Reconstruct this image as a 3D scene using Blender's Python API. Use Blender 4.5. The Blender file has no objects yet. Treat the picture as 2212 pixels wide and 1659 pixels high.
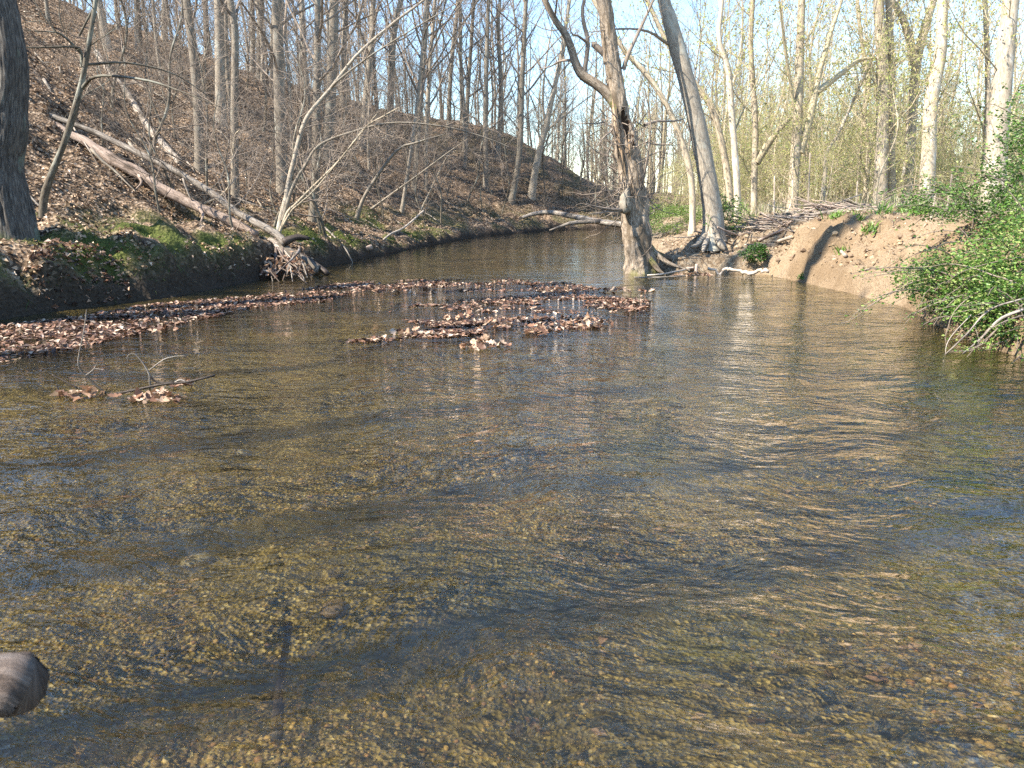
import bpy, math, random
import numpy as np
from mathutils import Vector, Matrix

# ------------------------------------------------------------------ camera, sky, sun, exposure
scene = bpy.context.scene
COL = scene.collection
CAM_Z = 1.5
PITCH = math.atan(389.5 / 1639.5)
cam_d = bpy.data.cameras.new('camera')
cam_d.sensor_width = 36.0
cam_d.lens = 36.0 * 1639.5 / 2212.0
cam_d.clip_start = 0.05
cam_d.clip_end = 2000.0
cam_d.dof.use_dof = True
cam_d.dof.focus_distance = 11.0
cam_d.dof.aperture_fstop = 6.5
cam = bpy.data.objects.new('camera', cam_d)
cam.location = (0, 0, CAM_Z)
cam.rotation_euler = (math.pi / 2 - PITCH, 0, 0)
COL.objects.link(cam)
scene.camera = cam

SUN_EL = math.radians(46)
SUN_AZ = math.radians(27)             # shadows run to the right and away, this far off the x axis
to_sun = Vector((-math.cos(SUN_AZ) * math.cos(SUN_EL), -math.sin(SUN_AZ) * math.cos(SUN_EL), math.sin(SUN_EL)))
world = bpy.data.worlds.new('World')
scene.world = world
world.use_nodes = True
wn = world.node_tree
sky = wn.nodes.new('ShaderNodeTexSky')
sky.sky_type = 'NISHITA'
sky.sun_disc = False
sky.sun_elevation = SUN_EL
sky.sun_rotation = math.atan2(to_sun.x, to_sun.y)
sky.air_density = 1.35
sky.dust_density = 0.1
sky.ozone_density = 6.0
wn.nodes['Background'].inputs['Strength'].default_value = 0.13
wn.links.new(sky.outputs[0], wn.nodes['Background'].inputs['Color'])
sun_d = bpy.data.lights.new('sun', 'SUN')
sun_d.energy = 5.0
sun_d.angle = math.radians(0.53)
sun_d.color = (1.0, 0.93, 0.82)
sun = bpy.data.objects.new('sun', sun_d)
sun.rotation_euler = (-to_sun).to_track_quat('-Z', 'Y').to_euler()
sun.location = to_sun * 60
COL.objects.link(sun)
vs = scene.view_settings
vs.view_transform = 'Standard'
vs.look = 'None'
vs.exposure = 1.68
vs.gamma = 1.0
vs.use_curve_mapping = False
scene.cycles.use_denoising = False
scene.cycles.max_bounces = 8
scene.cycles.transparent_max_bounces = 12
scene.cycles.diffuse_bounces = 3
scene.cycles.glossy_bounces = 3
scene.cycles.caustics_reflective = False
scene.cycles.caustics_refractive = False

# ------------------------------------------------------------------ numeric helpers
F, CX, CY = 1639.5, 1106.0, 829.5

def ray(x, y):
    a = (x - CX) / F; b = (CY - y) / F
    return np.array([a, math.cos(PITCH) + b * math.sin(PITCH), -math.sin(PITCH) + b * math.cos(PITCH)])

def at(x, y, D):                     # the point on the sight line of a photo position at distance D ahead
    d = ray(x, y)
    return np.array([0, 0, CAM_Z]) + d * (D / d[1])

def onz(x, y, z=0.0):                # ... where it meets the level z
    d = ray(x, y)
    return np.array([0, 0, CAM_Z]) + d * ((z - CAM_Z) / d[2])

def hsh(ix, iy, iz, seed):
    h = (ix * 374761393 + iy * 668265263 + iz * 2147483647 + seed * 974634541) & 0xFFFFFFFF
    h = ((h ^ (h >> 13)) * 1274126177) & 0xFFFFFFFF
    return ((h ^ (h >> 16)) & 0xFFFFFF) / float(0xFFFFFF)

def vnoise(x, y, z=None, seed=0):
    x = np.asarray(x, float); y = np.asarray(y, float)
    z = np.zeros_like(x) if z is None else np.asarray(z, float)
    xi = np.floor(x).astype(np.int64); yi = np.floor(y).astype(np.int64); zi = np.floor(z).astype(np.int64)
    fx = x - xi; fy = y - yi; fz = z - zi
    fx = fx * fx * (3 - 2 * fx); fy = fy * fy * (3 - 2 * fy); fz = fz * fz * (3 - 2 * fz)
    r = 0
    for dx in (0, 1):
        for dy in (0, 1):
            for dz in (0, 1):
                w = (fx if dx else 1 - fx) * (fy if dy else 1 - fy) * (fz if dz else 1 - fz)
                r = r + w * hsh(xi + dx, yi + dy, zi + dz, seed)
    return r * 2 - 1

def fbm(x, y, z=None, seed=0, oct=4, gain=0.5):
    r = 0; a = 1.0; f = 1.0
    for o in range(oct):
        r = r + a * vnoise(np.asarray(x) * f, np.asarray(y) * f, None if z is None else np.asarray(z) * f, seed + o * 17)
        a *= gain; f *= 2.03
    return r

def sstep(x, a, b):
    t = np.clip((np.asarray(x, float) - a) / (b - a), 0, 1)
    return t * t * (3 - 2 * t)

# ------------------------------------------------------------------ the valley as a height field
LW = np.array([(-8, -14), (-7.6, 0), (-7.2, 6), (-6.85, 10), (-6.5, 11), (-5.6, 12.6), (-5.15, 15.6), (-4.3, 20.4),
               (-3.35, 27), (-1.45, 36.8), (2.5, 45.2), (9, 50), (20, 53), (70, 56)], float)
RW = np.array([(4.6, -14), (4.8, 0), (5.0, 5), (5.1, 7.5), (5.4, 9.5), (5.9, 11.4), (5.85, 12.9), (5.7, 15.3),
               (5.55, 16.7), (4.6, 17.0), (3.6, 17.1), (3.3, 17.6), (3.7, 19.5), (4.3, 23), (5.0, 30), (5.8, 38),
               (6.4, 43), (11, 46.5), (22, 49), (70, 52)], float)

def line_dist(px, py, L):
    best = np.full(px.shape, 1e9)
    for (ax, ay), (bx, by) in zip(L[:-1], L[1:]):
        dx, dy = bx - ax, by - ay
        t = np.clip(((px - ax) * dx + (py - ay) * dy) / (dx * dx + dy * dy), 0, 1)
        best = np.minimum(best, np.hypot(px - ax - t * dx, py - ay - t * dy))
    return best

CREEK = np.vstack([LW, RW[::-1]])

def inside_poly(px, py, P):
    ins = np.zeros(px.shape, bool)
    n = len(P)
    for i in range(n):
        ax, ay = P[i]; bx, by = P[(i + 1) % n]
        c = ((ay > py) != (by > py))
        with np.errstate(divide='ignore', invalid='ignore'):
            xi = (bx - ax) * (py - ay) / (by - ay + 1e-12) + ax
        ins ^= c & (px < xi)
    return ins

def disp_poly(pts):
    return np.array([onz(x, y)[:2] for x, y in pts])

BAR_BAND = disp_poly([(-200, 720), (0, 700), (130, 690), (330, 657), (560, 640), (700, 616), (810, 607), (805, 622), (700, 652),
                      (560, 664), (380, 703), (200, 745), (0, 785), (-200, 800)])
BAR_FAR = disp_poly([(700, 618), (860, 606), (1000, 602), (1200, 608), (1400, 640), (1385, 656), (1250, 652), (1100, 658), (990, 655), (900, 632)])
BAR_MID = disp_poly([(760, 672), (900, 660), (1060, 655), (1250, 645), (1405, 640), (1400, 672), (1340, 706), (1250, 712), (1100, 722), (900, 700)])
BAR_FRONT = disp_poly([(735, 742), (860, 722), (960, 700), (1060, 700), (1050, 722), (900, 736)])

def bar_mask(px, py):
    m = np.zeros(px.shape)
    for P in (BAR_BAND, BAR_FAR, BAR_MID, BAR_FRONT):
        ins = inside_poly(px, py, P)
        d = line_dist(px, py, np.vstack([P, P[:1]]))
        m = np.maximum(m, sstep(np.where(ins, d, -d), -0.5, 0.25))
    return m

def terrain(px, py, full=False):
    px = np.asarray(px, float); py = np.asarray(py, float)
    sh = px.shape; px = px.ravel(); py = py.ravel()
    wob = 0.16 * fbm(px * 0.9, py * 0.9, seed=5, oct=3) + 0.10 * fbm(px * 2.6, py * 2.6, seed=6, oct=2)
    dl = line_dist(px, py, LW); dr = line_dist(px, py, RW)
    ins = inside_poly(px, py, CREEK)
    side = np.where(ins, 0, np.where(dl < dr, -1, 1))
    # creek bed
    dm = np.minimum(dl, dr)
    bed = -0.30 * sstep(dm, -0.05, 0.9) - 0.16 * sstep(px, 1.5, 4.5) * sstep(py, 5, 9) * sstep(dm, 0, .8) - 0.2 * sstep(py, 16, 24)
    bed += 0.05 * fbm(px * 0.7, py * 0.7, seed=11, oct=3)
    bm = bar_mask(px, py)
    bed = bed * (1 - bm) + (-0.022 + 0.018 * fbm(px * 2.0, py * 2.0, seed=3, oct=2)) * bm
    bed = np.minimum(bed, -0.004 + 0.0 * bed)
    # left: cut bank, bench, hill
    d = np.maximum(dl + 1.2 * wob * sstep(dl, 0, .3), 0)
    hb = 0.95 - 0.30 * sstep(py, 12, 16) - 0.25 * sstep(py, 19, 27)
    foot = 3.4 - 1.9 * sstep(py, 11, 18) - 0.4 * sstep(py, 22, 32)
    step = 0.30 * sstep(d, 0.0, 0.12) + 0.40 * sstep(d, 0.08, 0.42) + 0.30 * sstep(d, 0.2, 0.95)
    hb = hb * (1 + .35 * vnoise(px * .8, py * .55, seed=15) + .15 * vnoise(px * 2.1, py * 1.7, seed=16))
    zl = hb * step + 0.15 * np.minimum(d, foot)
    over = np.maximum(d - foot, 0)
    zl = zl + 0.63 * (over - 0.55 * (1 - np.exp(-over / 0.55)))
    hmax = 11.3 - 4.6 * sstep(py, 28, 75) - 5.6 * sstep(px, -4, 9) * sstep(py, 40, 56)
    hmax = np.maximum(hmax, 1.5)
    k = 1.1
    zl = -k * np.log(np.exp(-np.minimum(zl, 40) / k) + np.exp(-hmax / k))
    rough = sstep(d, 0.3, 1.2)
    zl = zl + rough * (0.10 * fbm(px * 0.8, py * 0.8, seed=21) + 0.05 * fbm(px * 2.7, py * 2.7, seed=29, oct=3)
                       + 0.45 * sstep(over, 1, 6) * fbm(px * 0.17, py * 0.17, seed=33, oct=2))
    zl = zl + sstep(d, 0.02, 0.2) * (1 - .6 * sstep(d, 1, 3)) * 0.10 * fbm(px * 4, py * 4, seed=41, oct=3)
    # right: sandy cut bank, flood plain
    d = np.maximum(dr, 0)
    wide = 1.45 + 1.7 * sstep(py, 16.2, 18.5)
    hb = 1.26 - 0.1 * sstep(py, 17, 22)
    gully = 0.20 * vnoise(py * 1.6 + 0.4 * px, px * 0.3, seed=51) + 0.09 * vnoise(py * 4.1 + 1.1 * px, px * 0.6, seed=52)
    dd = d + gully * sstep(d, 0.1, .6) * (1 - sstep(d, 2, 3.5)) * 2.0
    face = np.clip(dd / wide, 0, 1)
    dd2 = dd + (.22 * fbm(px * 1.3, py * 1.3, seed=54, oct=2) + .20 * fbm(px * 3.1, py * 3.1, seed=55, oct=4)) * sstep(dd, .05, .3)
    face = .5 * np.clip(dd2 / wide, 0, 1) + .5 * sstep(dd2 / wide, .1, .95)
    zr = hb * (0.24 * sstep(dd, 0, 0.10) + 0.76 * face)
    zr = zr + sstep(d, .3, 1.5) * (0.05 * fbm(px * 1.1, py * 1.1, seed=61) + 0.025 * fbm(px * 4, py * 4, seed=62, oct=3)) + sstep(d, 0.05, 0.4) * (0.05 * fbm(px * 5, py * 5, seed=66, oct=3) + .022 * vnoise(px * 11, py * 11, seed=67))
    zr = zr + 0.12 * np.exp(-((px - 7.6) ** 2 / 2.6 + (py - 18.0) ** 2 / 3.0)) + 0.0012 * np.maximum(d - 4, 0) ** 1.3
    z = np.where(side == 0, bed, np.where(side < 0, zl, zr))
    if full:
        return z.reshape(sh), side.reshape(sh), dl.reshape(sh), dr.reshape(sh), bm.reshape(sh)
    return z.reshape(sh)

def hz(x, y):
    return float(terrain(np.array([x]), np.array([y]))[0])

def ground(x, y, far=115.0):         # where a sight line first meets the land
    d = ray(x, y); d = d / d[1]
    t = np.concatenate([np.arange(4, 40, 0.06), np.arange(40, far, 0.25)])
    zz = CAM_Z + d[2] * t
    tt = terrain(d[0] * t, t)
    hit = np.nonzero(zz < np.maximum(tt, 0))[0]
    if len(hit) == 0:
        return ground(x, y + 5, far) if y < 480 else None
    T = t[hit[0]]
    return np.array([d[0] * T, T, max(float(tt[hit[0]]), 0.0)])

# ------------------------------------------------------------------ mesh helpers
def make_mesh(name, V, quads=None, tris=None, smooth=True, attrs=None):
    V = np.asarray(V, np.float32)
    me = bpy.data.meshes.new(name)
    me.vertices.add(len(V)); me.vertices.foreach_set('co', V.ravel())
    q = np.zeros((0, 4), np.int32) if quads is None else np.asarray(quads, np.int32).reshape(-1, 4)
    t = np.zeros((0, 3), np.int32) if tris is None else np.asarray(tris, np.int32).reshape(-1, 3)
    loops = np.concatenate([q.ravel(), t.ravel()])
    me.loops.add(len(loops)); me.loops.foreach_set('vertex_index', loops)
    starts = np.concatenate([np.arange(len(q)) * 4, len(q) * 4 + np.arange(len(t)) * 3]).astype(np.int32)
    me.polygons.add(len(starts)); me.polygons.foreach_set('loop_start', starts)
    me.polygons.foreach_set('use_smooth', np.full(len(starts), smooth, bool))
    for k, (ty, arr) in (attrs or {}).items():
        a = me.attributes.new(k, ty, 'POINT')
        arr = np.asarray(arr, np.float32)
        a.data.foreach_set({'FLOAT': 'value', 'FLOAT_VECTOR': 'vector', 'FLOAT_COLOR': 'color'}[ty], arr.ravel())
    me.update(calc_edges=True)
    return me

def obj(name, me, mat, parent=None, loc=None):
    o = bpy.data.objects.new(name, me)
    if mat is not None and len(me.materials) == 0:
        me.materials.append(mat)
    if parent is not None:
        o.parent = parent
    if loc is not None:
        o.location = loc
    COL.objects.link(o)
    return o

def tag(o, label=None, cat=None, group=None, kind=None):
    if label: o['label'] = label
    if cat: o['category'] = cat
    if group: o['group'] = group
    if kind: o['kind'] = kind
    return o

def thing(name, label, cat, loc=(0, 0, 0), group=None):
    e = bpy.data.objects.new(name, None)
    e.empty_display_size = 0.2
    e.location = tuple(float(c) for c in loc)
    COL.objects.link(e)
    return tag(e, label, cat, group)

def copy_tree(root, loc, rz, sc, label=None, group=None, tilt=(0, 0)):
    r = root.copy(); COL.objects.link(r)
    r.location = tuple(float(c) for c in loc); r.rotation_euler = (tilt[0], tilt[1], rz); r.scale = (sc, sc, sc)
    if label: r['label'] = label
    if group: r['group'] = group
    for ch in list(root.children):
        c = ch.copy(); COL.objects.link(c); c.parent = r
        for g in list(ch.children):
            d = g.copy(); COL.objects.link(d); d.parent = c
    return r

class Tubes:
    def __init__(s, rng):
        s.V = []; s.Q = []; s.T = []; s.B = []; s.n = 0; s.rng = rng
    def add(s, pts, rad, sides=5, cap=False, lump=0.0, lf=3.0, flare=0.0, lobes=5, ridge=0.0, rf=7):
        P = np.asarray(pts, float); R = np.asarray(rad, float)
        n = len(P)
        T = np.gradient(P, axis=0)
        T /= np.linalg.norm(T, axis=1)[:, None] + 1e-9
        m = T.mean(0); ref = np.zeros(3); ref[np.argmin(np.abs(m))] = 1.0
        N = ref - (T @ ref)[:, None] * T
        N /= np.linalg.norm(N, axis=1)[:, None] + 1e-9
        Bn = np.cross(T, N)
        a = np.linspace(0, 2 * np.pi, sides, endpoint=False)
        ca, sa = np.cos(a), np.sin(a)
        L = np.concatenate([[0], np.cumsum(np.linalg.norm(np.diff(P, axis=0), axis=1))])
        r0 = R[: max(1, n // 2)].mean()
        off = s.rng.uniform(0, 50)
        bk = np.stack([np.broadcast_to(ca * r0, (n, sides)) + off, np.broadcast_to(sa * r0, (n, sides)), np.broadcast_to(L[:, None], (n, sides))], -1)
        RR = np.repeat(R[:, None], sides, 1)
        if flare:
            lob = 0.55 + 0.45 * np.cos(a * lobes + off)
            RR = RR * (1 + flare * np.exp(-L / (2.2 * r0))[:, None] * lob[None, :])
        if lump:
            RR = RR * (1 + lump * fbm(bk[..., 0] * lf, bk[..., 1] * lf, bk[..., 2] * lf * 0.5, seed=7, oct=3))
        if ridge:
            k = 1 / max(r0, 0.03)
            rn = 1 - np.abs(fbm(bk[..., 0] * rf * k * .5, bk[..., 1] * rf * k * .5, bk[..., 2] * 1.6, seed=9, oct=2))
            RR = RR * (1 + ridge * (rn - 0.6))
        V = P[:, None, :] + RR[..., None] * (ca[None, :, None] * N[:, None, :] + sa[None, :, None] * Bn[:, None, :])
        i = np.arange(n - 1)[:, None] * sides; j = np.arange(sides)[None, :]; j2 = (j + 1) % sides
        Q = np.stack([i + j, i + j2, i + sides + j2, i + sides + j], -1).reshape(-1, 4) + s.n
        s.V.append(V.reshape(-1, 3)); s.B.append(bk.reshape(-1, 3)); s.Q.append(Q)
        base = s.n; s.n += n * sides
        if cap:
            for e, ring in ((0, 0), (n - 1, n - 1)):
                s.V.append(P[e][None, :]); s.B.append(np.array([[off, 0, L[e]]]))
                jj = np.arange(sides); r = base + ring * sides
                t = np.stack([r + jj, r + (jj + 1) % sides, np.full(sides, s.n)], -1)
                s.T.append(t if ring else t[:, ::-1]); s.n += 1
    def mesh(s, name, origin=(0, 0, 0)):
        V = np.concatenate(s.V) - np.asarray(origin)[None, :]
        return make_mesh(name, V, np.concatenate(s.Q), np.concatenate(s.T) if s.T else None, True, {'bk': ('FLOAT_VECTOR', np.concatenate(s.B))})

def smooth_line(pts, n):              # Catmull-Rom through the given points
    P = np.asarray(pts, float)
    if len(P) == 2:
        t = np.linspace(0, 1, n)[:, None]
        return P[0] * (1 - t) + P[1] * t
    E = np.vstack([2 * P[0] - P[1], P, 2 * P[-1] - P[-2]])
    u = np.linspace(0, len(P) - 1 - 1e-6, n); i = u.astype(int); t = (u - i)[:, None]
    p0, p1, p2, p3 = E[i], E[i + 1], E[i + 2], E[i + 3]
    return 0.5 * (2 * p1 + (p2 - p0) * t + (2 * p0 - 5 * p1 + 4 * p2 - p3) * t ** 2 + (3 * p1 - p0 - 3 * p2 + p3) * t ** 3)

def path(rng, p, d, length, nseg, wander, trop):
    pts = [np.array(p, float)]; d = np.array(d, float); st = length / nseg
    for _ in range(nseg):
        d = d + rng.normal(0, wander, 3); d[2] += trop; d /= np.linalg.norm(d)
        pts.append(pts[-1] + d * st)
    return np.array(pts)

def spawn(rng, tb, pts, rad, level, spec, buds=None):
    lv = spec[level]
    n = len(pts); L = np.concatenate([[0], np.cumsum(np.linalg.norm(np.diff(pts, axis=0), axis=1))]); tot = L[-1]
    cnt = lv['n'] if level == 0 else max(2, int(lv['n'] * rng.uniform(.7, 1.3)))
    phi = rng.uniform(0, 6.28)
    for k in range(cnt):
        t = lv['t0'] + (1 - lv['t0']) * ((k + rng.uniform(0, 1)) / cnt) * 0.99
        s = t * tot; i = min(int(np.searchsorted(L, s, 'right')) - 1, n - 2); f = (s - L[i]) / max(L[i + 1] - L[i], 1e-6)
        p = pts[i] * (1 - f) + pts[i + 1] * f; r = rad[i] * (1 - f) + rad[i + 1] * f
        tn = pts[i + 1] - pts[i]; tn /= np.linalg.norm(tn) + 1e-9
        phi += 2.4 + rng.uniform(-.5, .5)
        q = np.cross(tn, [0.31, 0.52, 0.2]); q /= np.linalg.norm(q); w = np.cross(tn, q)
        a = math.radians(lv['ang'] + rng.uniform(-14, 14))
        d = tn * math.cos(a) + (q * math.cos(phi) + w * math.sin(phi)) * math.sin(a)
        ln = lv['len'] * rng.uniform(.55, 1.25) * (1 - lv.get('tap', .55) * (t - lv['t0']) / (1 - lv['t0'] + 1e-6))
        if level > 0: ln = min(ln, tot * 0.8)
        r0 = max(min(r * 0.62, ln * lv.get('rk', 0.016)), lv.get('rmin', 0.004))
        bp = path(rng, p, d, ln, lv['seg'], lv.get('wan', .16), lv.get('trop', .06))
        br = r0 * np.linspace(1, .35, len(bp))
        tb.add(bp, br, lv['sides'])
        if level + 1 < len(spec):
            spawn(rng, tb, bp, br, level + 1, spec, buds)
        elif buds is not None:
            for _ in range(lv.get('buds', 4)):
                u = rng.uniform(.15, 1) * (len(bp) - 1); ii = min(int(u), len(bp) - 2)
                buds.append(bp[ii] + (bp[ii + 1] - bp[ii]) * (u - ii) + rng.normal(0, .03, 3))

def leaf_cloud(name, C, size, rng, cols, fold=0.25, up=0.0, aspect=0.55):
    """many small folded leaves in one mesh: C centres, four triangles each"""
    C = np.asarray(C, float); n = len(C)
    d = rng.normal(0, 1, (n, 3)); d /= np.linalg.norm(d, axis=1)[:, None]
    if up: d[:, 2] *= .35; d /= np.linalg.norm(d, axis=1)[:, None]
    nn = rng.normal(0, 1, (n, 3)); nn[:, 2] = nn[:, 2] + up * 3
    nn -= (nn * d).sum(1)[:, None] * d; nn /= np.linalg.norm(nn, axis=1)[:, None] + 1e-9
    s = np.cross(nn, d)
    sz = np.asarray(size) * rng.uniform(.45, 1.45, n)
    sz = sz[:, None]
    tip = C + d * sz * .5; base = C - d * sz * .5
    lf = C + s * sz * aspect * .5 + nn * sz * fold * .5; rt = C - s * sz * aspect * .5 + nn * sz * fold * .5
    V = np.stack([base, lf, tip, rt], 1).reshape(-1, 3)
    i = np.arange(n)[:, None] * 4
    T = np.concatenate([i + [0, 2, 1], i + [0, 3, 2]])
    cc = np.asarray(cols)[rng.integers(0, len(cols), n)] * rng.uniform(.7, 1.25, (n, 1))
    cc = np.repeat(np.concatenate([cc, np.ones((n, 1))], 1), 4, 0)
    return make_mesh(name, V, None, T, False, {'Col': ('FLOAT_COLOR', cc)})

# ------------------------------------------------------------------ materials
def new_mat(name):
    m = bpy.data.materials.new(name); m.use_nodes = True
    nt = m.node_tree; nt.nodes.clear()
    out = nt.nodes.new('ShaderNodeOutputMaterial')
    return m, nt, out

def nd(nt, ty, ins=None, **props):
    n = nt.nodes.new(ty)
    for k, v in props.items(): setattr(n, k, v)
    for k, v in (ins or {}).items():
        if hasattr(v, 'is_output') or isinstance(v, bpy.types.NodeSocket): nt.links.new(v, n.inputs[k])
        else: n.inputs[k].default_value = v
    return n

def ramp(nt, fac, stops):
    r = nt.nodes.new('ShaderNodeValToRGB')
    e = r.color_ramp.elements
    while len(e) > 1: e.remove(e[-1])
    e[0].position = stops[0][0]; e[0].color = (*stops[0][1], 1)
    for p, c in stops[1:]:
        x = e.new(p); x.color = (*c, 1)
    nt.links.new(fac, r.inputs['Fac'])
    return r.outputs['Color']

def mixc(nt, f, a, b, mode='MIX'):
    m = nt.nodes.new('ShaderNodeMix'); m.data_type = 'RGBA'; m.blend_type = mode
    for k, v in ((0, f), (6, a), (7, b)):
        if isinstance(v, bpy.types.NodeSocket): nt.links.new(v, m.inputs[k])
        elif k == 0: m.inputs[0].default_value = v
        else: m.inputs[k].default_value = (*v, 1)
    return m.outputs[2]

def bark(name, dark, mid, light, freq=14.0, stretch=.16, patch=None, patch_at=.56, bump=.6, moss=None, moss_h=0.0, rough=.9):
    m, nt, out = new_mat(name)
    at_ = nd(nt, 'ShaderNodeAttribute', attribute_name='bk')
    mp = nd(nt, 'ShaderNodeMapping', {'Vector': at_.outputs['Vector'], 'Scale': (freq, freq, freq * stretch)})
    n1 = nd(nt, 'ShaderNodeTexNoise', {'Vector': mp.outputs[0], 'Scale': 1.0, 'Detail': 6.0, 'Roughness': .72})
    c = ramp(nt, n1.outputs['Fac'], [(.30, dark), (.5, mid), (.72, light)])
    if patch is not None:
        mp2 = nd(nt, 'ShaderNodeMapping', {'Vector': at_.outputs['Vector'], 'Scale': (4, 4, 1.6)})
        n2 = nd(nt, 'ShaderNodeTexNoise', {'Vector': mp2.outputs[0], 'Scale': 1.0, 'Detail': 4.0, 'Roughness': .6})
        f = ramp(nt, n2.outputs['Fac'], [(patch_at - .05, (0, 0, 0)), (patch_at + .05, (1, 1, 1))])
        c = mixc(nt, f, c, patch)
    if moss is not None:
        sp = nd(nt, 'ShaderNodeSeparateXYZ', {0: at_.outputs['Vector']})
        mr = nd(nt, 'ShaderNodeMapRange', {0: sp.outputs['Z'], 1: 0.0, 2: moss_h, 3: 1.0, 4: 0.0})
        mp3 = nd(nt, 'ShaderNodeMapping', {'Vector': at_.outputs['Vector'], 'Scale': (6, 6, 3)})
        n3 = nd(nt, 'ShaderNodeTexNoise', {'Vector': mp3.outputs[0], 'Scale': 1.0, 'Detail': 4.0})
        mu = nd(nt, 'ShaderNodeMath', {0: mr.outputs[0], 1: n3.outputs['Fac']}, operation='MULTIPLY')
        f = ramp(nt, mu.outputs[0], [(.26, (0, 0, 0)), (.42, (1, 1, 1))])
        c = mixc(nt, f, c, moss)
    oi = nd(nt, 'ShaderNodeObjectInfo')
    mr2 = nd(nt, 'ShaderNodeMapRange', {0: oi.outputs['Random'], 3: .72, 4: 1.22})
    c = mixc(nt, 1.0, c, mr2.outputs[0], 'MULTIPLY')
    b = nd(nt, 'ShaderNodeBump', {'Height': n1.outputs['Fac'], 'Strength': bump, 'Distance': .02})
    p = nd(nt, 'ShaderNodeBsdfPrincipled', {'Base Color': c, 'Roughness': rough, 'Normal': b.outputs[0]})
    p.inputs['Specular IOR Level'].default_value = .2
    nt.links.new(p.outputs[0], out.inputs[0])
    return m

def leaf_mat(name, mode='attr', stops=None, trans=.3, rough=.55, gain=1.0):
    m, nt, out = new_mat(name)
    if mode == 'attr':
        c = nd(nt, 'ShaderNodeAttribute', attribute_name='Col').outputs['Color']
    else:
        oi = nd(nt, 'ShaderNodeObjectInfo')
        c = ramp(nt, oi.outputs['Random'], stops)
    tc = nd(nt, 'ShaderNodeTexCoord')
    n = nd(nt, 'ShaderNodeTexNoise', {'Vector': tc.outputs['Object'], 'Scale': 30.0, 'Detail': 2.0})
    mr = nd(nt, 'ShaderNodeMapRange', {0: n.outputs['Fac'], 1: .3, 2: .7, 3: .75 * gain, 4: 1.2 * gain})
    c = mixc(nt, 1.0, c, mr.outputs[0], 'MULTIPLY')
    p = nd(nt, 'ShaderNodeBsdfPrincipled', {'Base Color': c, 'Roughness': rough})
    p.inputs['Specular IOR Level'].default_value = .35
    t = nd(nt, 'ShaderNodeBsdfTranslucent', {'Color': c})
    mx = nd(nt, 'ShaderNodeMixShader', {0: trans, 1: p.outputs[0], 2: t.outputs[0]})
    nt.links.new(mx.outputs[0], out.inputs[0])
    return m

M = {}
M['grey'] = bark('grey_bark', (.10, .082, .062), (.25, .21, .16), (.40, .35, .275), 42, .22, (.30, .285, .235), .6)
M['twig'] = bark('twig_bark', (.13, .10, .078), (.22, .175, .135), (.33, .27, .215), 40, .3, bump=.2)
M['pale_twig'] = bark('pale_twig_bark', (.22, .175, .11), (.36, .30, .195), (.50, .43, .30), 40, .3, bump=.2)
M['oak'] = bark('furrowed_bark', (.022, .02, .018), (.10, .09, .08), (.26, .245, .215), 46, .13, (.17, .19, .15), .66, 1.0, (.06, .085, .02), .7)
M['sapling'] = bark('lichen_bark', (.05, .042, .032), (.13, .108, .08), (.24, .225, .17), 40, .25, (.27, .265, .215), .56, .6)
M['pale'] = bark('pale_bark', (.22, .17, .115), (.40, .335, .25), (.53, .46, .365), 34, .24, (.58, .53, .45), .60, .5)
M['tan'] = bark('tan_bark', (.20, .155, .105), (.39, .32, .225), (.53, .45, .335), 38, .22, (.50, .43, .32), .6, .6)
M['snag'] = bark('weathered_snag_bark', (.06, .044, .03), (.25, .195, .14), (.45, .375, .29), 34, .34, (.12, .09, .06), .55, 1.0, (.15, .14, .05), .75)
M['dead'] = bark('bare_dead_wood', (.15, .105, .075), (.40, .30, .235), (.58, .465, .385), 44, .10, (.13, .095, .07), .56, 1.0)
M['driftwood'] = bark('grey_driftwood', (.065, .052, .04), (.25, .21, .17), (.47, .42, .35), 44, .10, (.09, .075, .058), .57, 1.0)
M['dark_wood'] = bark('wet_dark_wood', (.018, .013, .01), (.045, .033, .025), (.09, .07, .055), 30, .15, None, .6, .7, rough=.5)
M['limb'] = bark('shade_dark_limb_wood', (.03, .022, .017), (.12, .088, .068), (.25, .20, .165), 60, .35, (.27, .245, .22), .60, 1.0)  # darker driftwood: the shade over the near limb is put into its colour
M['white_wood'] = bark('bleached_wood', (.18, .14, .10), (.38, .31, .24), (.54, .47, .38), 44, .10, (.36, .30, .23), .6, .7)
M['heart'] = bark('rotten_heartwood', (.015, .01, .007), (.06, .036, .022), (.14, .085, .05), 28, .2, None, .6, 1.0)
M['split'] = bark('split_orange_wood', (.16, .09, .05), (.40, .27, .16), (.55, .42, .29), 50, .06, None, .6, .8)
DRY = [(0, (.10, .05, .03)), (.3, (.24, .125, .07)), (.55, (.36, .225, .14)), (.8, (.54, .40, .28)), (1, (.18, .085, .045))]
M['dry_leaf'] = leaf_mat('dry_leaf', 'rand', DRY, .2, .5)
M['dry_leaves'] = leaf_mat('dry_leaf_litter', 'attr', None, .15, .5)
M['green_leaf'] = leaf_mat('green_leaf', 'attr', None, .35, .45)
M['buds'] = leaf_mat('opening_buds', 'attr', None, .5, .6)
M['moss'] = leaf_mat('moss_blade', 'attr', None, .3, .8)

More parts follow.
